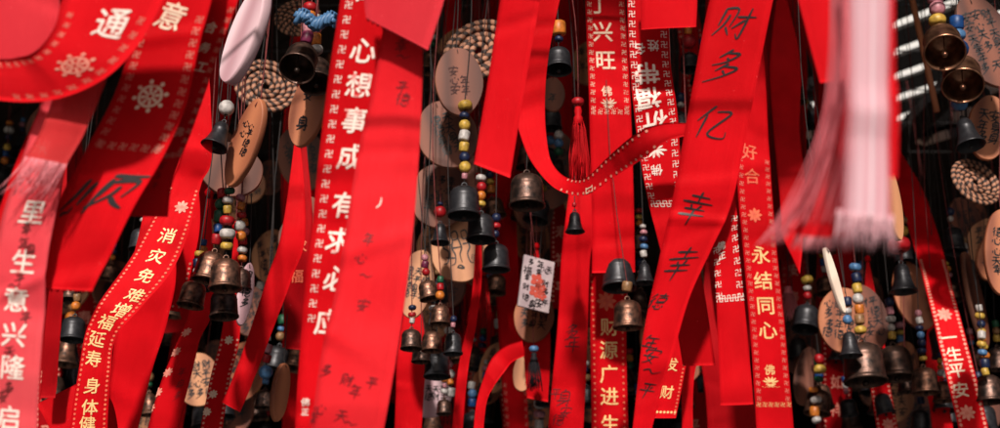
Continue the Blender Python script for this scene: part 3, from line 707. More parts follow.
# centre
r = Ribbon([(506,-40,544,-40,0.760),(500,0,540,0,0.760),(488,80,526,80,0.760),(474,164,510,178,0.760)], 'bright red satin', 'plain bright red ribbon left of the hanging loop at top centre', curl=.04).done()
r = Ribbon([(544,-40,572,-40,0.920),(538,0,560,0,0.920),(524,60,548,60,0.920),(516,110,545,110,0.920),(524,146,548,148,0.915),(537,170,554,166,.91),(558,190,568,178,.90),(586,195,587,178,.88),(616,176,609,157,.86),(647,156,636,134,.835),(668,141,660,124,.83),(694,134,692,123,.83)], 'red satin',
  'thin red ribbon sagging in a loop across the middle of the top half', ripple=.0008, curl=.02)
r.border(dot, 'faded print', (.12, .88), (560,193), (650,138), .0052, .0018)
u, s = r.at(590, 194); r.put('lettering', 'cream print', glyph('吉', .03), u, s, .010, 90); r.done()
r = Ribbon([(585,-40,624,-40,1.30),(585,0,625,0,1.30),(588,70,629,70,1.30),(590,140,632,140,1.30),(592,210,634,210,1.30),(592,273,635,272,1.30)], 'red satin',
  'red ribbon printed with white 丁兴旺, dark above and bright red at its blank lower half', curl=.03)
r.text('丁兴旺', 'cream print', 21, [(599,4),(603,32),(605,60)], 0, .013)
u, s = r.at(608, 98); r.put('lettering', 'cream print', GLO, u, s + .006, .017); r.text('佛', 'cream print', 11, [(607,91)], 0, .012)
r.border(mj, 'cream print', (.1, .9), (606,4), (611,108), .0072, .0050); r.row(mj, 'cream print', 6, (611,112), .005, .1, .9); r.done()
r = Ribbon([(628,-40,668,-40,0.860),(627,0,668,0,0.860),(629,60,670,60,0.860),(636,130,678,120,0.860),(648,200,684,200,0.860),(668,280,702,280,0.860),(683,366,715,365,0.860)], 'red satin',
  'red ribbon with upside-down white 带福祈 text hanging behind the 财多亿 ribbon', curl=.03)
r.text('带福祈', 'white print', 22, [(647,73),(649,98),(655,122)], 180, .022, sx=1.2)
r.text('名姓', 'white print', 12, [(639,49),(653,46)], 180, .02)
u, s = r.at(656, 154); r.put('lettering', 'white print', GLO, u, s - .003, .016, 180); r.text('佛', 'white print', 12, [(657,170)], 180, .012)
r.border(mj, 'white print', (.11, .87), (650,4), (664,196), .0063, .0048); r.row(mj, 'white print', 5, (666,204), .005, .15, .85); r.done()
Ribbon([(638,-40,696,-40,0.830),(640,0,697,0,0.830),(641,30,696,27,0.830)], 'bright red satin', 'short plain red ribbon end above the upside-down lettered ribbon at top').done()
r = Ribbon([(722,-40,784,-40,0.810),(710,0,773,0,0.810),(696,70,758,75,0.810),(683,140,745,140,0.810),(672,200,731,205,0.810),(660,255,712,248,0.810),(650,300,690,296,0.810),(641,350,674,350,0.810),(636,400,659,400,0.810),(630,450,647,450,0.810)], 'red satin',
  'long bright red ribbon with large handwritten black 财多亿 running from top to bottom', curl=.05, ripple=.0014)
r.write('财多亿', 'black ink', 36, [(735,24),(723,67),(713,124)], -8, .06, .15); r.write('幸幸', 'black ink', 32, [(694,208),(681,264)], -8, .065, .15)
r.write('德年安平~', 'black ink', 17, [(657,302),(650,344),(651,356),(647,390),(651,372)], -10, .075, .2); r.done()
r = Ribbon([(712,200,736,200,0.825),(714,250,738,240,0.825),(717,320,746,320,0.825),(720,405,753,404,0.825)], 'red satin',
  'red ribbon with a bordered blessing mark and a blank flat cut end, right of 财多亿')
r.border(mj, 'white print', (.88,), (735,218), (740,296), .0062, .0045); r.border(mj, 'white print', (.1,), (716,250), (718,296), .0062, .0045)
r.row(mj, 'white print', 5, (729,298), .0048, .12, .88); r.text('佛', 'white print', 9, [(721,246)], 0, .04); r.text('正', 'white print', 8, [(722,256)], 0, .013); r.done()
r = Ribbon([(734,60,764,60,1.32),(735,120,768,130,1.32),(738,190,772,190,1.32),(744,260,778,260,1.32),(751,340,786,340,1.32),(758,450,796,450,1.32)], 'red satin',
  'long red ribbon printed with orange 永结同心 and a bordered foot, right of centre', curl=.03)
r.text('好合', 'orange print', 16, [(750,152),(752,176)], 0, .013); r.text('永结同心', 'gold print', 19, [(760,255),(763,281),(766,305),(768,330)], 0, .013)
u, s = r.at(755, 215); r.put('lettering', 'orange print', GF, u, s, .014)
u, s = r.at(770, 377); r.put('lettering', 'gold print', GLO, u, s + .006, .017); r.text('佛', 'gold print', 11, [(770,370)], 0, .012)
r.border(mj, 'faded print', (.12, .9), (752,160), (774,398), .0072, .0048); r.row(mj, 'gold print', 6, (774,404), .0052, .1, .92); r.done()
r = Ribbon([(664,290,690,290,1.22),(662,340,690,340,1.22),(660,380,683,382,1.22),(654,418,676,418,1.22)], 'red satin', 'red ribbon with dotted gold edges half hidden behind the foot of 财多亿')
r.border(dot, 'orange print', (.9,), (676,330), (668,414), .0034, .0020); r.row(dot, 'gold print', 6, (666,412), .0022)
r.text('发财', 'gold print', 14, [(671,364),(667,392)], 0, .013); r.done()
Ribbon([(684,330,702,330,1.26),(682,380,694,380,1.26),(682,450,693,450,1.26)], 'red satin', 'plain narrow red ribbon just right of the dotted ribbon behind 财多亿').done()
r = Ribbon([(588,255,624,255,1.36),(590,320,626,320,1.36),(591,380,627,380,1.36),(592,450,629,450,1.36)], 'red satin', 'red ribbon printed with gold 财源广进 below the bronze bell, bottom centre', curl=.03)
r.text('财源广进生', 'gold print', 19, [(609,327),(609,350),(609,374),(610,396),(610,424)], 0, .013)
u, s = r.at(606, 301); r.put('lettering', 'orange print', GF, u, s, .02)
r.border(dot, 'orange print', (.1, .9), (606,275), (610,428), .0062, .0024); r.done()
r = Ribbon([(566,215,596,215,1.33),(561,260,590,260,1.33),(558,320,588,320,1.33),(553,375,586,375,1.33),(546,450,582,450,1.33)], 'red satin', 'plain red ribbon with faint ink smudges left of the 财源广进 ribbon', curl=.04)
r.write('多年身', 'faded ink', 16, [(571,332),(573,344),(564,398)], 0, .08); r.write('平安德', 'faded ink', 12, [(556,394),(566,412),(558,420)], 0, .08); r.done()
# thin bright ones in the middle
Ribbon([(474,270,482,268,1.3),(468,320,477,320,1.3),(458,370,468,370,1.3),(450,450,461,450,1.3)], 'red satin', 'very narrow bright red ribbon slanting below the drawn plaque').done()
Ribbon([(522,340,524,356,1.28),(505,346,512,362,1.27),(492,358,505,371,1.26),(484,376,494,386,1.26),(476,405,486,405,1.26),(472,450,482,450,1.26)], 'red satin', 'red ribbon curling over and down at bottom centre', hang=False).done()
Ribbon([(398,350,426,350,1.42),(396,390,424,390,1.42),(394,450,420,450,1.42)], 'red satin', 'plain red ribbon hanging under the cluster of bells at lower centre').done()
Ribbon([(524,330,550,330,1.45),(527,398,548,402,1.45)], 'red satin', 'small red ribbon end beside the black tassel at bottom centre').done()
# right
Ribbon([(790,-40,856,-40,.62),(798,0,852,0,.62),(820,83,850,80,.62)], 'bright red satin', 'plain bright red ribbon end left of the blurred pale streamer at top right', ripple=.0008).done()
Ribbon([(842,-40,893,-40,.42),(843,0,893,0,.42),(843,110,892,110,.42),(841,170,893,170,.42),(838,212,893,218,.42)], 'blush satin',
  'blurred whitish pink frayed streamer hanging close to the camera at right', ripple=.0012, curl=.08, fringe=(.0115, 100, 'blush thread', (0, 0, 0), .00022, .2)).done()
Ribbon([(876,-40,895,-40,.435),(876,40,895,40,.435),(876,110,899,110,.435),(878,176,897,178,.435)], 'bright red satin', 'narrow blurred red ribbon edge along the right of the pale streamer').done()
Ribbon([(846,60,860,60,.47),(838,105,862,105,.47),(812,165,862,165,.47),(798,215,860,215,.47),(795,236,850,238,.47)], 'bright red satin',
  'blurred bright red frayed ribbon end left of the pale streamer', ripple=.0015, fringe=(.006, 120, 'rose thread', (0, 0, 0), .0002, .2)).done()
Ribbon([(770,60,800,60,1.44),(774,130,800,130,1.44),(780,200,806,200,1.42),(783,240,800,274,1.40)], 'red satin', 'red ribbon with a slanting cut end right of the 永结同心 ribbon').done()
Ribbon([(752,20,790,20,1.75),(758,110,800,110,1.75),(770,200,805,200,1.75),(776,260,806,260,1.75)], 'shaded red satin', 'wide dark red ribbon in shade above the 永结同心 ribbon').done()
Ribbon([(782,-40,806,-40,1.66),(788,0,800,0,1.66),(804,40,812,40,1.66),(812,68,815,68,1.66)], 'shaded red satin', 'dark red ribbon tapering to a point at the top right of centre').done()
r = Ribbon([(850,40,868,40,1.8),(872,130,892,130,1.74),(896,190,922,190,1.62),(912,240,940,240,1.50),(926,290,953,290,1.40),(938,340,966,338,1.36),(951,395,980,392,1.34),(963,450,992,448,1.34)], 'red satin',
  'red ribbon printed with pale 一生平安 and dotted edges at lower right', curl=.04)
r.text('一生平安', 'cream print', 16, [(949,338),(954,354),(957,371),(961,389)], 0, .02)
for q in ((944,314),(967,413)):
    u, s = r.at(*q); r.put('lettering', 'faded print', GF, u, s, .016)
r.border(dot, 'faded print', (.1, .9), (924,260), (975,428), .0046, .0034); r.done()
r = Ribbon([(862,340,884,340,1.5),(870,385,890,384,1.5),(880,450,902,450,1.5)], 'red satin', 'narrow dotted red ribbon below the dark bells at lower right')
r.border(dot, 'faded print', (.1, .9), (874,350), (889,428), .005, .003); u, s = r.at(888, 424); r.put('lettering', 'faded print', GF, u, s, .014); r.done()
Ribbon([(926,380,944,380,1.55),(930,410,950,410,1.55),(934,450,956,450,1.55)], 'red satin', 'plain dark red ribbon under the bronze bells at lower right').done()
Ribbon([(700,340,720,340,1.5),(706,400,752,398,1.5),(708,450,758,450,1.5)], 'shaded red satin', 'shaded red cloth behind the flat cut ribbon end at bottom right of centre').done()
# the strand bundle sweeping left of the pale streamer
def bundle(pts, n, w0, w1, mat, label, r=.0003):
    P0 = [P(*p) for p in pts]; base = P0[0]; root = empty('thread_bundle', base, label, 'threads'); rr = random.Random(n); lst = []
    for k in range(n):
        a, b = rr.uniform(-1, 1), rr.uniform(-1, 1); m_ = len(P0) - 1
        q = [Vector(p) - base + Vector((a * (w0 + (w1 - w0) * i / m_), b * .004, rr.uniform(-1, 1) * .001)) for i, p in enumerate(P0)]
        q = [Vector(v) for v in catmull(np.array([np.array(v) for v in q]), 5)]; lst.append(tube(q, r, 3, r * .5))
    V, F = merge(lst); part('threads', mesh('threads', V, F, mat), root); cord(root, hang_pts(base), .0008, 'cord'); return root
bundle([(838,-20,.46),(838,50,.46),(832,110,.46),(815,165,.46),(790,215,.46),(768,243,.46)], 24, .002, .005, 'rose thread', 'bundle of pale pink loose threads sweeping down left beside the blurred streamer')
bundle([(846,-20,.45),(848,60,.45),(842,130,.45),(830,180,.45),(815,225,.45)], 14, .002, .005, 'rose thread', 'straighter bundle of pink threads beside the left edge of the blurred streamer')

# ================================================================== BELLS
bell(297,69,37,1.02,'big dark bell tipped towards the viewer under a blue knot at upper left','barrel','old','plum pink orange red:.9',.42,tilt=-38,roll=8)
bell(316,84,34,1.06,'dark bell with orange and white beads half behind the blue-knotted bell','barrel','old','white orange pink white',.40,tilt=-26,roll=-6)
bell(214,147,28,.98,'dark iron bell under a single white bead at upper left','cone','dark','white:1.25',.48,tilt=-14,roll=14)
bell(559,70,27,1.10,'dark bell under one orange bead at top centre','barrel','dark','navy:.7 orange:1.5',.42,tilt=-14)
bell(527,206,37,1.12,'large bronze bell in the shade behind the sagging ribbon loop','barrel','old','',tilt=-6)
bell(945,53,42,1.12,'shiny copper bell under pink and yellow beads in the top right corner','barrel','copper','yellow pink:1.2 pink:1.2 red:.9',.40,tilt=-40,roll=10)
bell(963,86,42,1.16,'shiny copper bell lower of the pair in the top right corner','barrel','copper','blue:1.1 azure blue',.40,tilt=-36,roll=14)
bell(971,146,30,1.17,'black flared bell below a light blue bead at upper right','cone','dark','azure:1.2',.52,tilt=-14,roll=-6)
bell(464,216,34,1.2,'dark bell at the end of a stack of yellow and blue beads at centre','barrel','dark','pink:.7 yellow:1.15 navy:1.1 yellow white:1.2 yellow navy yellow:1.1',.34,tilt=-6)
bell(440,243,20,1.28,'small black bell under a red bead left of the drawn plaque','cone','dark','red:1.2 navy:.6',.5,tilt=-8)
bell(481,240,30,1.22,'dark bell with red, yellow and white beads right of the yellow bead stack','barrel','dark','yellow:.8 orange red white',.34,tilt=-8)
bell(496,270,29,1.24,'large black bell beside the right edge of the drawn plaque','barrel','dark','navy red navy',.34,tilt=-4)
bell(430,299,21,1.2,'bronze bell overlapping the written plaque at lower centre','barrel','bronze','red:.9 plum pink',.4,tilt=-8,roll=-12)
bell(440,324,21,1.18,'brightest bronze bell under a red and green bead at lower centre','barrel','bronze','orange red green',.42,tilt=-5)
bell(411,349,22,1.22,'bronze bell leftmost of the lower centre cluster','barrel','old','white:.7 red navy',.4,tilt=-8)
bell(432,351,22,1.22,'bronze bell with a bright rim in the middle of the lower cluster','barrel','bronze','white azure white:.8',.4,tilt=-6)
bell(453,354,20,1.2,'smooth black bell at the right of the lower cluster','tall','dark','pink:.8 navy',.4,tilt=-6)
bell(421,362,20,1.27,'dark bell tucked beneath the two bronze bells of the lower cluster','barrel','old','',tilt=-6)
bell(437,377,28,1.28,'wide dark bell lowest in the lower centre cluster','barrel','dark','plum',tilt=-8)
bell(207,281,33,1.0,'bronze bell under red and blue beads, upper left of the four bronze bells','barrel','bronze','red:1.1 blue:1.2 green:1.3 green:1.3 red',.34,tilt=-6,roll=10)
bell(190,306,28,1.03,'small bronze bell hanging lower left of the four bronze bells','barrel','bronze','white:.7 navy yellow:.8',.4,tilt=-8,roll=8)
bell(225,289,34,.99,'bronze bell under yellow and white beads, upper right of the four bronze bells','barrel','bronze','yellow:1.15 white:1.3 red:1.2 yellow white green:1.1',.34,tilt=-6,roll=-2)
bell(224,317,30,1.02,'dark-mouthed bronze bell at lower right of the four bronze bells','barrel','old','red yellow',.34,tilt=-8,roll=-4)
bell(201,290,20,1.1,'dark bell half hidden between the four bronze bells','barrel','dark','yellow white orange blue',.42,tilt=-6)
bell(240,290,24,1.12,'dark bell peeking out right of the four bronze bells','barrel','old','orange white:1.1 red pink orange',.42,tilt=-6)
bell(619,288,35,1.30,'dark wide bell under the blank end of the 丁兴旺 ribbon','barrel','dark','',tilt=-10)
bell(628,328,31,1.24,'bronze bell in front of the 财源广进 ribbon','barrel','bronze','wooden:.9',.4,tilt=-3)
bell(645,283,20,1.3,'small black bell on beads left of the 财多亿 ribbon','cone','dark','white azure navy pink white:.8',.42,tilt=-6)
bell(575,232,20,1.25,'black bell on top of the plain red ribbon below the sagging loop','cone','dark','red:.7',.4,tilt=-4)
bell(904,292,28,1.36,'dark flared bell under a red bead below the pale streamer','cone','dark','red:1.5',.52,tilt=-6)
bell(866,382,44,1.32,'largest dark bell at lower right below the round plaque','barrel','old','yellow wooden orange white yellow navy azure:1.2',.26,tilt=-10)
bell(851,356,24,1.3,'black flared bell in front of the round plaque at right','cone','dark','azure white:.9 navy',.5,tilt=-6)
bell(897,378,36,1.4,'dark bell under white and yellow beads left of the 一生平安 ribbon','barrel','old','yellow:.9 white white pink navy',.27,tilt=-10)
bell(926,393,28,1.38,'bronze bell with a bright spot left of the 一生平安 ribbon','barrel','bronze','yellow navy:1.2 navy:1.2 azure navy white pink',.3,tilt=-6)
bell(944,401,22,1.4,'small bronze bell touching the left edge of the 一生平安 ribbon','barrel','bronze','white orange yellow:.9 navy',.32,tilt=-6)
bell(908,392,20,1.45,'small dim bell between the larger bells at lower right','barrel','old','navy red',.36,tilt=-6)
bell(990,402,30,1.34,'dark bell under navy, orange and yellow beads in the lower right corner','barrel','old','navy orange:1.1 yellow orange yellow navy yellow white',.3,tilt=-8)
bell(984,432,30,1.4,'dark bell cut by the bottom edge in the lower right corner','barrel','dark','white orange navy',.32,tilt=-6)
bell(905,262,22,1.5,'dark bell in the shade right of the pale streamer end','barrel','dark','yellow:1.1 wooden',.5,tilt=-8)
bell(955,252,24,1.6,'dim bell hanging in the shade at the right side','tall','dark','white:.6 navy',.4,tilt=-8)
bell(72,340,26,1.2,'dark bell in the gap beside the pale pink ribbon at left','barrel','dark','orange wooden',.4,tilt=-8)
bell(70,300,22,1.25,'dark bell high in the gap beside the pale pink ribbon at left','barrel','old','white red',.4,tilt=-8)
bell(264,408,20,1.25,'dark bell beneath a blue bead near the bottom left of centre','barrel','old','azure:1.2 red:.8 pink:.8',.42,tilt=-8)
bell(444,414,16,1.4,'tiny bronze bell low in the gap at bottom centre','barrel','old','white:1.1 pink:.8 orange',.45,tilt=-8)
bell(140,250,24,1.15,'dark bell in the shadow between the brush-written ribbon and the gold column','barrel','dark','white:.8 red',.4,tilt=-8)
bell(690,70,20,1.4,'dark bell under a red ball left of the 财多亿 ribbon','barrel','dark','red:1.7 orange pink',.5,tilt=-10)
bell(682,130,20,1.38,'dark bell with a white bead left of the 财多亿 ribbon','barrel','dark','white:.8 navy',.5,tilt=-10)
# blue braided knot above the tipped bell
kr = empty('braided_knot', P(316,18,1.0), 'blue braided knot above the big tipped bell at upper left', 'knot'); lst = []
for i in range(4):
    pts = []
    for k in range(25):
        t = k / 24; a = t * 6.283 * 2.5 + i * 1.57
        pts.append(Vector((-.0145 + .029 * t, .003 * math.sin(a), .004 * math.cos(a) + .003 * math.sin(t * 9) - .002)))
    lst.append(tube(pts, .0021, 6))
V, F = merge(lst); part('braid', mesh('braid', V, F, 'bead azure'), kr, rot=(0, R_(6), 0)); cord(kr, hang_pts(kr.location), .0008)

# ================================================================== PLAQUES
plaque(246,143,18,46,1.0,'long orange wooden plaque with black writing tilted beside the dark iron bell','orange wood',roll=24,yaw=-34,text=(2,5),tsize=9)
plaque(231,170,32,28,1.1,'round brown plaque behind the long orange plaque at left','brown wood',roll=14,yaw=12,text=(1,2),tsize=12,keep=.6)
plaque(308,110,19,39,1.08,'pinkish wooden plaque with two black characters behind the tipped dark bell','orange wood',roll=12,yaw=-20,text=(1,3),tsize=15)
plaque(246,36,20,52,.92,'pale pink wooden plaque seen from below at the top left','rosy wood',roll=28,yaw=-38,th=.009,text=(0,0))
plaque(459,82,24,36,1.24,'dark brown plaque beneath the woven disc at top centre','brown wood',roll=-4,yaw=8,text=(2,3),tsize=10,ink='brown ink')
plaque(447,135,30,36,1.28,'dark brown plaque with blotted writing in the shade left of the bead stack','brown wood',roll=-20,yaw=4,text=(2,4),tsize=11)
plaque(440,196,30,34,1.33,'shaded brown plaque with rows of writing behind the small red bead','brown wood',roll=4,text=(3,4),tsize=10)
def drawing():
    ls = [[(.1,.9),(.05,.55),(.2,.4),(.15,.1),(.02,.05)],[(.3,.95),(.45,1),(.5,.8),(.35,.75),(.3,.95)],[(.35,.75),(.3,.5),(.38,.3),(.36,.05),(.25,.0)],[(.5,.78),(.58,.5),(.52,.3),(.56,.05)],[(.6,.98),(.74,1),(.78,.8),(.64,.76),(.6,.98)],[(.75,.78),(.82,.5),(.74,.3),(.8,.05),(.9,.02)],[(.3,.5),(.58,.52)],[(.62,.6),(.8,.62)],[(.1,.62),(.3,.6)],[(.36,.2),(.1,.24)],[(.4,-.08),(.6,-.12),(.5,-.02),(.4,-.08)]]
    a = strokes(ls, .045); b = hand('德', .07); V = np.concatenate([a[0], b[0] * .22 + np.array([.42, -.3])])
    return V * 1.15, a[1] + [tuple(i + len(a[0]) for i in q) for q in b[1]]
plaque(459,250,29,33,1.33,'pale wooden plaque with a black line drawing of two figures at centre','pale wood',roll=-6,drawing=drawing())
plaque(416,284,18,35,1.34,'pale plaque with rows of black writing at the right edge of the broad ribbon','pale wood',roll=10,text=(3,4),tsize=8)
plaque(534,316,20,27,1.45,'brown wooden plaque beneath the white flower card','orange wood',roll=8,text=(3,3),tsize=9)
plaque(524,372,11,20,1.46,'small tan plaque beside the black tassel at bottom centre','pale wood',roll=10,text=(0,0))
plaque(843,320,25,33,1.44,'round wooden plaque covered in black writing at right','orange wood',roll=6,text=(4,4),tsize=10)
plaque(866,318,21,34,1.47,'brown plaque with faint writing behind the round written plaque at right','brown wood',roll=-12,text=(3,4),tsize=10)
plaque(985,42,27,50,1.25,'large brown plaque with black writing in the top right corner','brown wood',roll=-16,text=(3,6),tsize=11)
plaque(988,128,20,34,1.3,'brown plaque with dark slots beneath the top right corner plaque','orange wood',roll=10,text=(2,3),tsize=12)
plaque(1001,252,17,44,1.2,'orange plaque with writing cut by the right edge of the photo','orange wood',roll=4,text=(2,5),tsize=10)
plaque(914,296,20,36,1.5,'brown plaque behind the dark flared bell at right','orange wood',roll=-14,text=(0,0))
plaque(893,205,9,36,1.05,'plaque edge showing right of the pale streamer','pale wood',roll=-6,yaw=30,text=(0,0))
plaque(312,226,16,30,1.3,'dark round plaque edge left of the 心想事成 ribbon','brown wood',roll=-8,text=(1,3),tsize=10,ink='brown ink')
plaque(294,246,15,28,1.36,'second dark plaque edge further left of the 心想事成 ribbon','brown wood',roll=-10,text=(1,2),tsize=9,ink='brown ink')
plaque(280,392,10,30,1.2,'tan curved plaque near the blue bead at bottom left of centre','orange wood',roll=8,yaw=50,text=(0,0))
plaque(245,294,8,32,1.12,'pinkish narrow plaque with writing right of the four bronze bells','rosy wood',roll=6,yaw=20,text=(1,5),tsize=9)
plaque(834,280,4.5,34,1.15,'slim pale wooden tag hanging edge-on below the blurred streamer','bamboo',roll=-16,yaw=25,text=(0,0),th=.005)
plaque(806,376,12,30,1.6,'dusky plaque in the shade right of the 永结同心 ribbon','brown wood',roll=12,text=(0,0))
plaque(428,394,24,24,1.5,'dusky wide plaque with a row of writing beneath the lower bell cluster','rosy wood',roll=0,text=(5,2),tsize=8,group=None)
plaque(975,300,14,48,1.55,'long shaded plaque turned sideways right of the 一生平安 ribbon','brown wood',roll=-18,yaw=45,text=(0,0))
plaque(469,170,9,24,1.42,'small dim plaque right of the yellow bead stack','brown wood',roll=-10,text=(0,0))
plaque(553,95,12,18,1.4,'small brown plaque beneath the dark bell with the orange bead','brown wood',roll=0,text=(1,2),tsize=9)
# white flower card
c = P(536,284,1.40); kk = 1.36 / FPX
root = empty('blessing_card', c + Vector((0, 0, 32 * kk)), 'white card with red blossoms and black writing hanging at centre', 'card')
V, F = box((0, 0, 0), (34 * kk, .003, 56 * kk)); rot = (R_(-6), R_(10), R_(20))
card = part('card_board', mesh('card_board', V, F, 'shaded card white', False), root, c - root.location, rot)
fl = [petal(q * 1.2566 + ph, .02, .2, .075) for ph in (0,) for q in range(5)]
V2 = []; F2 = []
for cx, cz, sc in ((0.0, .12, 1.3), (-.02, -.28, 1.2), (.22, -.12, .9), (.24, -.38, .9), (.05, -.06, .6)):
    for p in fl:
        b_ = len(V2); V2 += [((cx + x * sc) * 34 * kk * .9, -.0019, (cz + y * sc) * 34 * kk * .9) for x, y in p]; F2.append(tuple(range(b_, b_ + len(p))))
part('blossom_print', mesh('blossom_print', V2, F2, 'blossom red', False), card)
lst = []
for ch, x, z, sc in (('福', -.62, .62, .55), ('财', .5, .1, .42), ('多', .56, -.36, .42), ('安', .3, -1.1, .5), ('平', .62, -1.0, .4), ('身', -.1, -1.25, .5), ('财', -.6, -.35, .4), ('天', .62, .95, .4), ('幸', .05, .68, .4), ('多', -.5, 1.15, .4), ('年', .1, 1.1, .5), ('心', .5, .9, .45), ('德', -.55, -.95, .4), ('幸', -.6, .2, .36)):
    g = glyph(ch, .03) if ch == '福' else hand(ch, .11, 0, 3)
    lst.append(([((x + px_ * sc) * 17 * kk * 1.1, -.0021, (z + py_ * sc) * 17 * kk * 1.1) for px_, py_ in g[0]], g[1]))
V, F = merge(lst); part('writing', mesh('writing', V, F, 'black ink', False), card)
cord(root, hang_pts(root.location.copy() + Vector((0, 0, -.004))), .0006)
# woven straw discs
woven(478,50,38,1.28,'round woven straw disc at top centre left of the plain bright ribbon',tilt=-18,yaw=-24,roll=10)
woven(266,86,32,1.3,'shaded woven straw disc behind the plaques at upper left',tilt=-18,yaw=10,roll=20)
woven(976,182,28,1.30,'woven straw disc at the right edge under the black flared bell',tilt=-20,yaw=18)
woven(298,18,24,1.35,'dark woven disc above the big tipped bell at upper left',tilt=-20,yaw=0)
# tassels
tassel(578,106,24,82,1.16,'long red tassel beside the 丁兴旺 ribbon at top centre',bead='red')
tassel(480,262,24,60,1.36,'dark red tassel below the black bell at centre',mat='red thread')
tassel(534,352,18,38,1.40,'black tassel under a blue bead at bottom centre',mat='dark thread',bead='azure')
tassel(788,286,22,34,1.6,'dusky tassel right of the 结 character',mat='rose thread')
# bead strings
strand(266,372,10,1.24,'string of pink, blue and red beads near the bottom left of centre','azure:1.4 red pink white:.8')
strand(450,392,9,1.42,'string of white and orange beads beside the lower bell cluster','white:1.2 orange:.8 white pink')
strand(816,420,11,1.5,'string of orange and white beads at the bottom right of the 永结同心 ribbon','white orange white:.9 orange')
strand(985,372,10,1.33,'string of yellow, navy and white beads in the lower right corner','yellow navy:1.1 azure yellow white')
strand(240,236,11,1.02,'string of orange, white and red beads over the four bronze bells','orange white:1.1 red orange pink')
strand(540,424,12,1.5,'string of white and pink beads low at bottom centre','white pink:1.1 white')

sp = empty('bamboo_pole', P(911, -6, 1.5), 'thin brown pole leaning behind the copper bells in the top right corner', 'pole')
V, F = tube([P(911, -6, 1.5) - sp.location, P(937, 112, 1.46) - sp.location], .0035, 8); part('pole', mesh('pole', V, F, 'orange wood'), sp); cord(sp, hang_pts(sp.location.copy()), .001)
# ================================================================== THE CROWD OF HANGINGS BEHIND
LM = [(60,30,'loop at the upper left'),(150,95,'wheel ribbon'),(100,200,'brush-written 顺'),(20,330,'pale pink ribbon'),(100,370,'gold-lettered bent ribbon'),(215,290,'four bronze bells'),
      (246,143,'long orange plaque'),(300,62,'big tipped bell'),(266,86,'left woven disc'),(270,330,'slanting red ribbon'),(345,200,'心想事成 ribbon'),(385,220,'broad plain red ribbon'),
      (400,28,'zigzag red end'),(478,50,'central woven disc'),(464,190,'yellow bead stack'),(459,250,'drawn plaque'),(432,345,'lower bell cluster'),(536,284,'white flower card'),
      (534,376,'black tassel'),(505,90,'plain bright ribbon'),(559,62,'orange bead bell'),(578,150,'long red tassel'),(605,60,'丁兴旺 ribbon'),(571,330,'smudged red ribbon'),(609,370,'财源广进 ribbon'),
      (628,313,'lone bronze bell'),(655,110,'upside-down lettered ribbon'),(710,130,'财多亿 ribbon'),(660,340,'财多亿 ribbon foot'),(735,350,'flat cut ribbon end'),(768,330,'永结同心 ribbon'),
      (868,120,'pale streamer'),(820,200,'streaky red ribbon end'),(850,320,'round written plaque'),(866,372,'largest lower bell'),(950,355,'一生平安 ribbon'),(976,182,'right woven disc'),(950,60,'copper bells'),
      (1000,250,'right edge plaque'),(990,410,'lower right bells'),(904,285,'right flared bell')]
def where(px, py, used):
    for k in sorted(range(len(LM)), key=lambda k: (LM[k][0] - px) ** 2 + (LM[k][1] - py) ** 2):
        dx, dy = px - LM[k][0], py - LM[k][1]
        rel = ('right of' if dx > 0 else 'left of') if abs(dx) > abs(dy) * .8 else ('below' if dy > 0 else 'above')
        if (rel, k) not in used:
            used.add((rel, k)); return rel + ' the ' + LM[k][2]
SKIP = {1, 2, 3, 4, 6, 9, 10, 11, 13, 14, 15, 16, 19, 20, 21, 22, 23, 25, 26, 27, 28, 29, 30, 31, 33, 34, 35, 40, 43, 44, 45, 46, 47, 48, 49, 50, 51, 52, 54, 55, 56, 58, 60, 62, 63, 64, 66, 68, 69, 71, 72, 73, 76, 78, 79, 80, 83, 84, 85, 86, 88, 89, 90, 91, 92, 93, 94, 95, 97, 98, 101, 102, 103, 104, 105, 106, 107, 110, 111, 113, 114, 116, 117, 118, 119, 122, 124, 125, 126, 128, 129, 130, 132, 133, 135, 136, 137, 140, 142, 143, 144, 145, 147, 148, 149, 150, 151, 152, 153, 156, 157, 159, 160, 163, 164, 165, 166, 167, 168, 170, 171, 172, 174, 175, 176, 177, 180, 181, 182, 183, 184, 186, 191, 192, 193, 194, 197, 199, 203, 204, 205, 206, 210, 211, 212, 216, 218, 220, 223, 225, 226, 228, 229, 231, 232, 235, 237, 238, 239, 240, 241, 246, 247, 248, 250, 257, 259, 261, 262, 264, 265, 266, 267, 268, 269, 271, 272, 278, 279, 280, 282, 289, 301, 303, 309, 313, 314, 316, 317, 322, 323, 326, 327, 328, 332, 333, 337, 344, 350, 351, 353, 354, 356, 360, 362, 363, 367, 371, 375, 378, 379, 381, 385, 392, 398, 410, 411, 413, 416, 418, 422, 446}
rnd = random.Random(21)
colours = ['blue', 'yellow', 'red', 'white', 'pink', 'green', 'orange', 'navy', 'wooden', 'azure']
trip = [(a, b, c) for a in colours for b in colours for c in colours if a != b and b != c and a != c]; rnd.shuffle(trip)
ub, up_, ur, ut = set(), set(), set(), set()
items = []
for i in range(175):                                # bells on beaded cords
    px = rnd.uniform(-10, 1010); py = 428 * rnd.random() ** .75 + 12; d = rnd.uniform(1.5, 2.5)
    items.append(('bell', px, py, d, rnd.random()))
for i in range(64): items.append(('plaque', rnd.uniform(0, 1000), 430 * rnd.random() ** .8, rnd.uniform(1.6, 2.6), rnd.random()))
for i in range(22): items.append(('ribbon', rnd.uniform(0, 1000), rnd.uniform(120, 520), rnd.uniform(1.62, 2.7), rnd.random()))
for i in range(14): items.append(('tassel', rnd.uniform(0, 1000), rnd.uniform(60, 400), rnd.uniform(1.6, 2.4), rnd.random()))
gaps = [(118, 305), (118, 305), (420, 502), (420, 502), (518, 562), (662, 692), (690, 742), (795, 1000), (795, 1000), (795, 1000), (40, 75)]
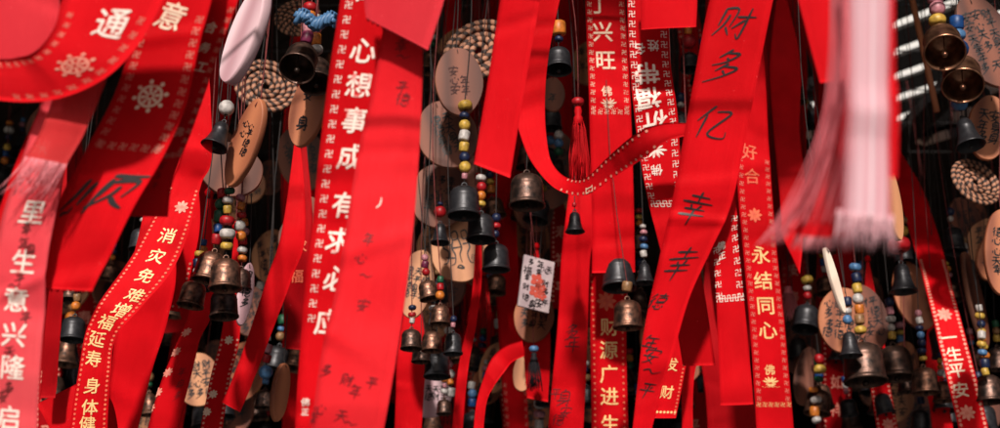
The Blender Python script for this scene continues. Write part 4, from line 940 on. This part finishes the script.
def gx(): g = rnd.choice(gaps); return rnd.uniform(*g)
for i in range(90): items.append(('bell', gx(), 40 + 400 * rnd.random() ** .7, rnd.uniform(1.47, 1.68), rnd.random()))
for i in range(54): items.append(('plaque', gx(), 40 + 390 * rnd.random(), rnd.uniform(1.5, 1.75), rnd.random()))
for i in range(22): items.append(('ribbon', gx(), rnd.uniform(230, 540), rnd.uniform(1.5, 1.8), rnd.random()))
for i in range(8): items.append(('tassel', gx(), rnd.uniform(60, 380), rnd.uniform(1.45, 1.7), rnd.random()))
def dim(px, py): return 855 < px < 955 and py < 215     # the open slatted corner stays clear
NB = 0
for n_, (kind, px, py, d, q) in enumerate(items):
    st = rnd.getstate(); rnd.seed(1000 + n_); n0_ = set(COL.objects) if 'TRACE' in globals() else None
    if dim(px, py - 20) or (kind == 'ribbon' and 842 < px) or n_ in SKIP: rnd.setstate(st); continue
    if kind == 'bell':
        t = trip[NB]; NB += 1; w = rnd.uniform(.019, .031) / d * FPX
        fin = rnd.choice(['old', 'dark', 'old', 'dark', 'bronze']); kd = rnd.choice(['barrel', 'barrel', 'cone', 'tall'])
        nm = {'old': 'dull brown', 'dark': 'dark', 'bronze': 'bronze'}[fin]
        bell(px, py, w, d, f'{nm} bell under {t[0]}, {t[1]} and {t[2]} beads near the ' + min(LM, key=lambda l: (l[0]-px)**2+(l[1]-py)**2)[2],
             kd, fin, ' '.join(f'{c}:{rnd.uniform(.8, 1.35):.2f}' for c in t), .36, tilt=rnd.uniform(-16, -2), roll=rnd.uniform(-12, 12), group='bells hanging in the shade behind')
    elif kind == 'plaque':
        w_ = where(px, py, up_); a = rnd.uniform(.018, .032) / d * FPX; b = a * rnd.uniform(1.05, 1.6)
        plaque(px, py, a, b, d, 'dim wooden plaque in the shade behind, ' + w_, rnd.choice(['orange wood', 'brown wood', 'pale wood', 'brown wood']), roll=rnd.uniform(-25, 25), yaw=rnd.uniform(-40, 40), text=(3, 4), group='plaques hanging in the shade behind')
    elif kind == 'ribbon':
        w_ = where(px, py, ur); w = rnd.uniform(.022, .038) / d * FPX; sl = rnd.uniform(-70, 70) * (rnd.random() < .5); dd = [(0, -300), (.5, -150), (1, 0)]
        tw = rnd.uniform(.35, 1)
        L = [(px + sl * (1 - t) - w / 2 * (1 if t < .9 else 1), py + y, px + sl * (1 - t) + w / 2, py + y + rnd.uniform(-4, 4), d, d + (1 - tw) * .03) for t, y in dd]
        r = Ribbon(L, rnd.choice(['red satin', 'shaded red satin', 'shaded red satin']), 'shaded red ribbon hanging in the depth, ' + w_, curl=.08, ripple=.002, group='ribbons hanging in the shade behind', per=6, seed=q * 90)
        if q < .55:
            r.border(dot if q < .3 else mj, 'faded print', (.1, .9), (px, py - 130), (px, py - 6), .006 if q < .3 else .0085, .003 if q < .3 else .0055)
            for k in range(3):
                r.text('福寿安康吉祥如意平'[(n_ + k) % 9], 'faded print', 15 * 1.6 / d, [(px + sl * (20 + 28 * k) / 300, py - 20 - 28 * k)], 0, .02)
        r.done()
    else:
        tassel(px, py, 20 * 1.6 / d, 60 * 1.6 / d, d, 'dim tassel in the shade behind, ' + where(px, py, ut), rnd.choice(['red thread', 'red thread', 'dark thread']), group='tassels hanging in the shade behind', n=45)
    if n0_ is not None:
        for o in set(COL.objects) - n0_:
            if o.parent is None: o['nidx'] = n_
    rnd.setstate(st)
# ================================================================== ROOF, RACK, WALLS, GROUND
DIRN = Vector((-math.sin(R_(35)), math.cos(R_(35)), 0)); PER = Vector((math.cos(R_(35)), math.sin(R_(35)), 0))
plain('gap white', (.80, .78, .76), .5, c2=(.74, .72, .70), scale=20)
roof = empty('slatted_roof', (0, 1.9, ROOF), 'dark slatted wooden roof over the hangings with white strips standing in for sky gaps', 'roof')
lst = []
def slab(a, b, w, z, th):                           # board between two points
    a, b = Vector(a), Vector(b); t = (b - a).normalized(); n = Vector((-t.y, t.x, 0)) * w / 2
    V = [(p + n * s + Vector((0, 0, dz))) - roof.location for dz in (z, z + th) for p, s in ((a, 1), (a, -1), (b, -1), (b, 1))]
    return V, [(0, 3, 2, 1), (4, 5, 6, 7), (0, 1, 5, 4), (1, 2, 6, 5), (2, 3, 7, 6), (3, 0, 4, 7)]
# boards run diagonally; kept inside the roof rectangle
X0, X1, Y0, Y1 = -1.9, 1.9, .67, 4.4
HX0, HX1, HY0, HY1 = .60, .95, 2.0, 2.8
k = -30
while k < 60:
    o = PER * (k * .088) + Vector((0, 1.0, 0)); ts = []
    for lo, hi, p, dr in ((X0, X1, o.x, DIRN.x), (Y0, Y1, o.y, DIRN.y)):
        a, b = (lo - p) / dr, (hi - p) / dr; ts.append((min(a, b), max(a, b)))
    t0, t1 = max(ts[0][0], ts[1][0]), min(ts[0][1], ts[1][1])
    n = int((t1 - t0) / .02); run = []
    for q in range(n + 1):                          # a board stops where the open corner begins
        p = o + DIRN * (t0 + q * .02); inside = HX0 < p.x < HX1 and HY0 < p.y < HY1
        if not inside: run.append(p.copy())
        if (inside or q == n) and len(run) > 3: lst.append(slab(run[0], run[-1], .084, ROOF, .02)); run = []
        if inside: run = []
    k += 1
V, F = merge(lst); part('slats', mesh('slats', V, F, 'stained wood', False), roof)
# opaque sheet added over the slats to keep light out, except the open corner
lst = []
z = ROOF + .028
for x0, x1, y0, y1 in ((X0, HX0, Y0, Y1), (HX1, X1, Y0, Y1), (HX0, HX1, Y0, HY0), (HX0, HX1, HY1, Y1)):
    lst.append(box(((x0 + x1) / 2, (y0 + y1) / 2 - 1.9, .034), (x1 - x0, y1 - y0, .006)))
V, F = merge(lst); part('blackout_sheet', mesh('blackout_sheet', V, F, 'blackout', False), roof)
lst = []
for k in range(9, 24):                              # white strips added in the open corner, sunlit to stand in for bright sky
    o = PER * (k * .105) + Vector((0, 1.0, 0)); pts = [o + DIRN * (q * .02) for q in range(-100, 200)]; pts = [p for p in pts if HX0 < p.x < HX1 and HY0 < p.y < HY1]
    if len(pts) > 4: lst.append(slab(pts[0], pts[-1],     .014, ROOF + .022, .011))
V, F = merge(lst); part('gap_battens', mesh('gap_battens', V, F, 'gap white', False), roof)
lst = [box((x, (Y0 + Y1) / 2 - 1.9, -.012), (.05, Y1 - Y0, .022)) for x in (-1.3, -.55, .42, .84, 1.5)]
V, F = merge(lst); part('beams', mesh('beams', V, F, 'stained wood', False), roof)
rack = empty('hanging_rack', (0, .4, ROOF), 'rack of steel wires stepping up towards the roof from which everything hangs', 'rack'); lst = []
y = .44
while y < 3.1:
    zz = rack_z(y) + .004; lst.append(tube([Vector((-1.7, y, zz)) - rack.location, Vector((1.7, y, zz)) - rack.location],   .0014, 6)); y += .12 if y < 1.4 else .2
for x in (-1.6, 1.6):
    lst.append(tube([Vector((x, yy, rack_z(yy) + .006)) - rack.location for yy in (.28, .8, 1.3, 1.8, 2.4, 3.1)], .010, 8))
V, F = merge(lst); part('rods', mesh('rods', V, F, 'steel rod'), rack)
for x in (-1.6, 1.6):
    for yy in (.3, 3.05):
        z1 = rack_z(yy); V, F = box((x, yy - .4, (z1 - ROOF + -ROOF) / 2), (.04, .04, z1)); part('post', mesh('post', V, F, 'stained wood', False), rack)
def wall(name, c, s, label, m='stained wood'):
    V, F = box((0, 0, 0), s); o = bpy.data.objects.new(name, mesh(name, V, F, m, False)); o.location = c; link(o); tag(o, label, 'wall')
wall('light_block_wall', (0, 4.45, 1.85), (4.4, .04, 3.7), 'added tall black wall hiding the sky behind the hangings', 'blackout')  # added backdrop, blackened and raised so the roof opening stays dark
wall('light_block_wall', (-1.83, 2.85, ROOF / 2 - .01), (.04, 3.1, ROOF - .03), 'added dark wall out of view, blocking light from the left')  # unseen, added only to block side light
wall('light_block_wall', (1.83, 2.85, ROOF / 2 - .01), (.04, 3.1, ROOF - .03), 'added dark wall out of view, blocking light from the right')  # its unseen twin on the right, also added to block light
V, F = [(-200, -200, 0), (200, -200, 0), (200, 200, 0), (-200, 200, 0)], [(0, 1, 2, 3)]
g = bpy.data.objects.new('ground', mesh('ground', V, F, 'paving', False)); link(g); tag(g, kind='structure')

# ------------------------------------------------------------------ light
SUN_EL, SUN_AZ = 35, 5                             # behind the camera, a little to its left
w = bpy.data.worlds.new('World'); SC.world = w; w.use_nodes = True; nt = w.node_tree
bg = nt.nodes['Background']; sky = nt.nodes.new('ShaderNodeTexSky'); sky.sky_type = 'NISHITA'; sky.sun_disc = False
sky.sun_elevation = R_(SUN_EL); sky.sun_rotation = R_(180 + SUN_AZ); sky.dust_density = 4; sky.air_density = 1
nt.links.new(sky.outputs[0], bg.inputs[0]); bg.inputs[1].default_value = .05
sd = bpy.data.lights.new('sun', 'SUN'); sd.energy = 5.0; sd.angle = R_(3); sd.color = (1, .94, .85)
so = bpy.data.objects.new('sun', sd); link(so); so.location = (-1, -4, 6)
v = Vector((-math.sin(R_(SUN_AZ)) * math.cos(R_(SUN_EL)), -math.cos(R_(SUN_AZ)) * math.cos(R_(SUN_EL)), math.sin(R_(SUN_EL))))
so.rotation_euler = v.to_track_quat('Z', 'Y').to_euler()
SC.render.engine = 'CYCLES'
SC.view_settings.view_transform = 'Standard'; SC.view_settings.look = 'None'; SC.view_settings.gamma = 1; SC.view_settings.exposure = .32
SC.cycles.max_bounces = 8; SC.cycles.transparent_max_bounces = 12
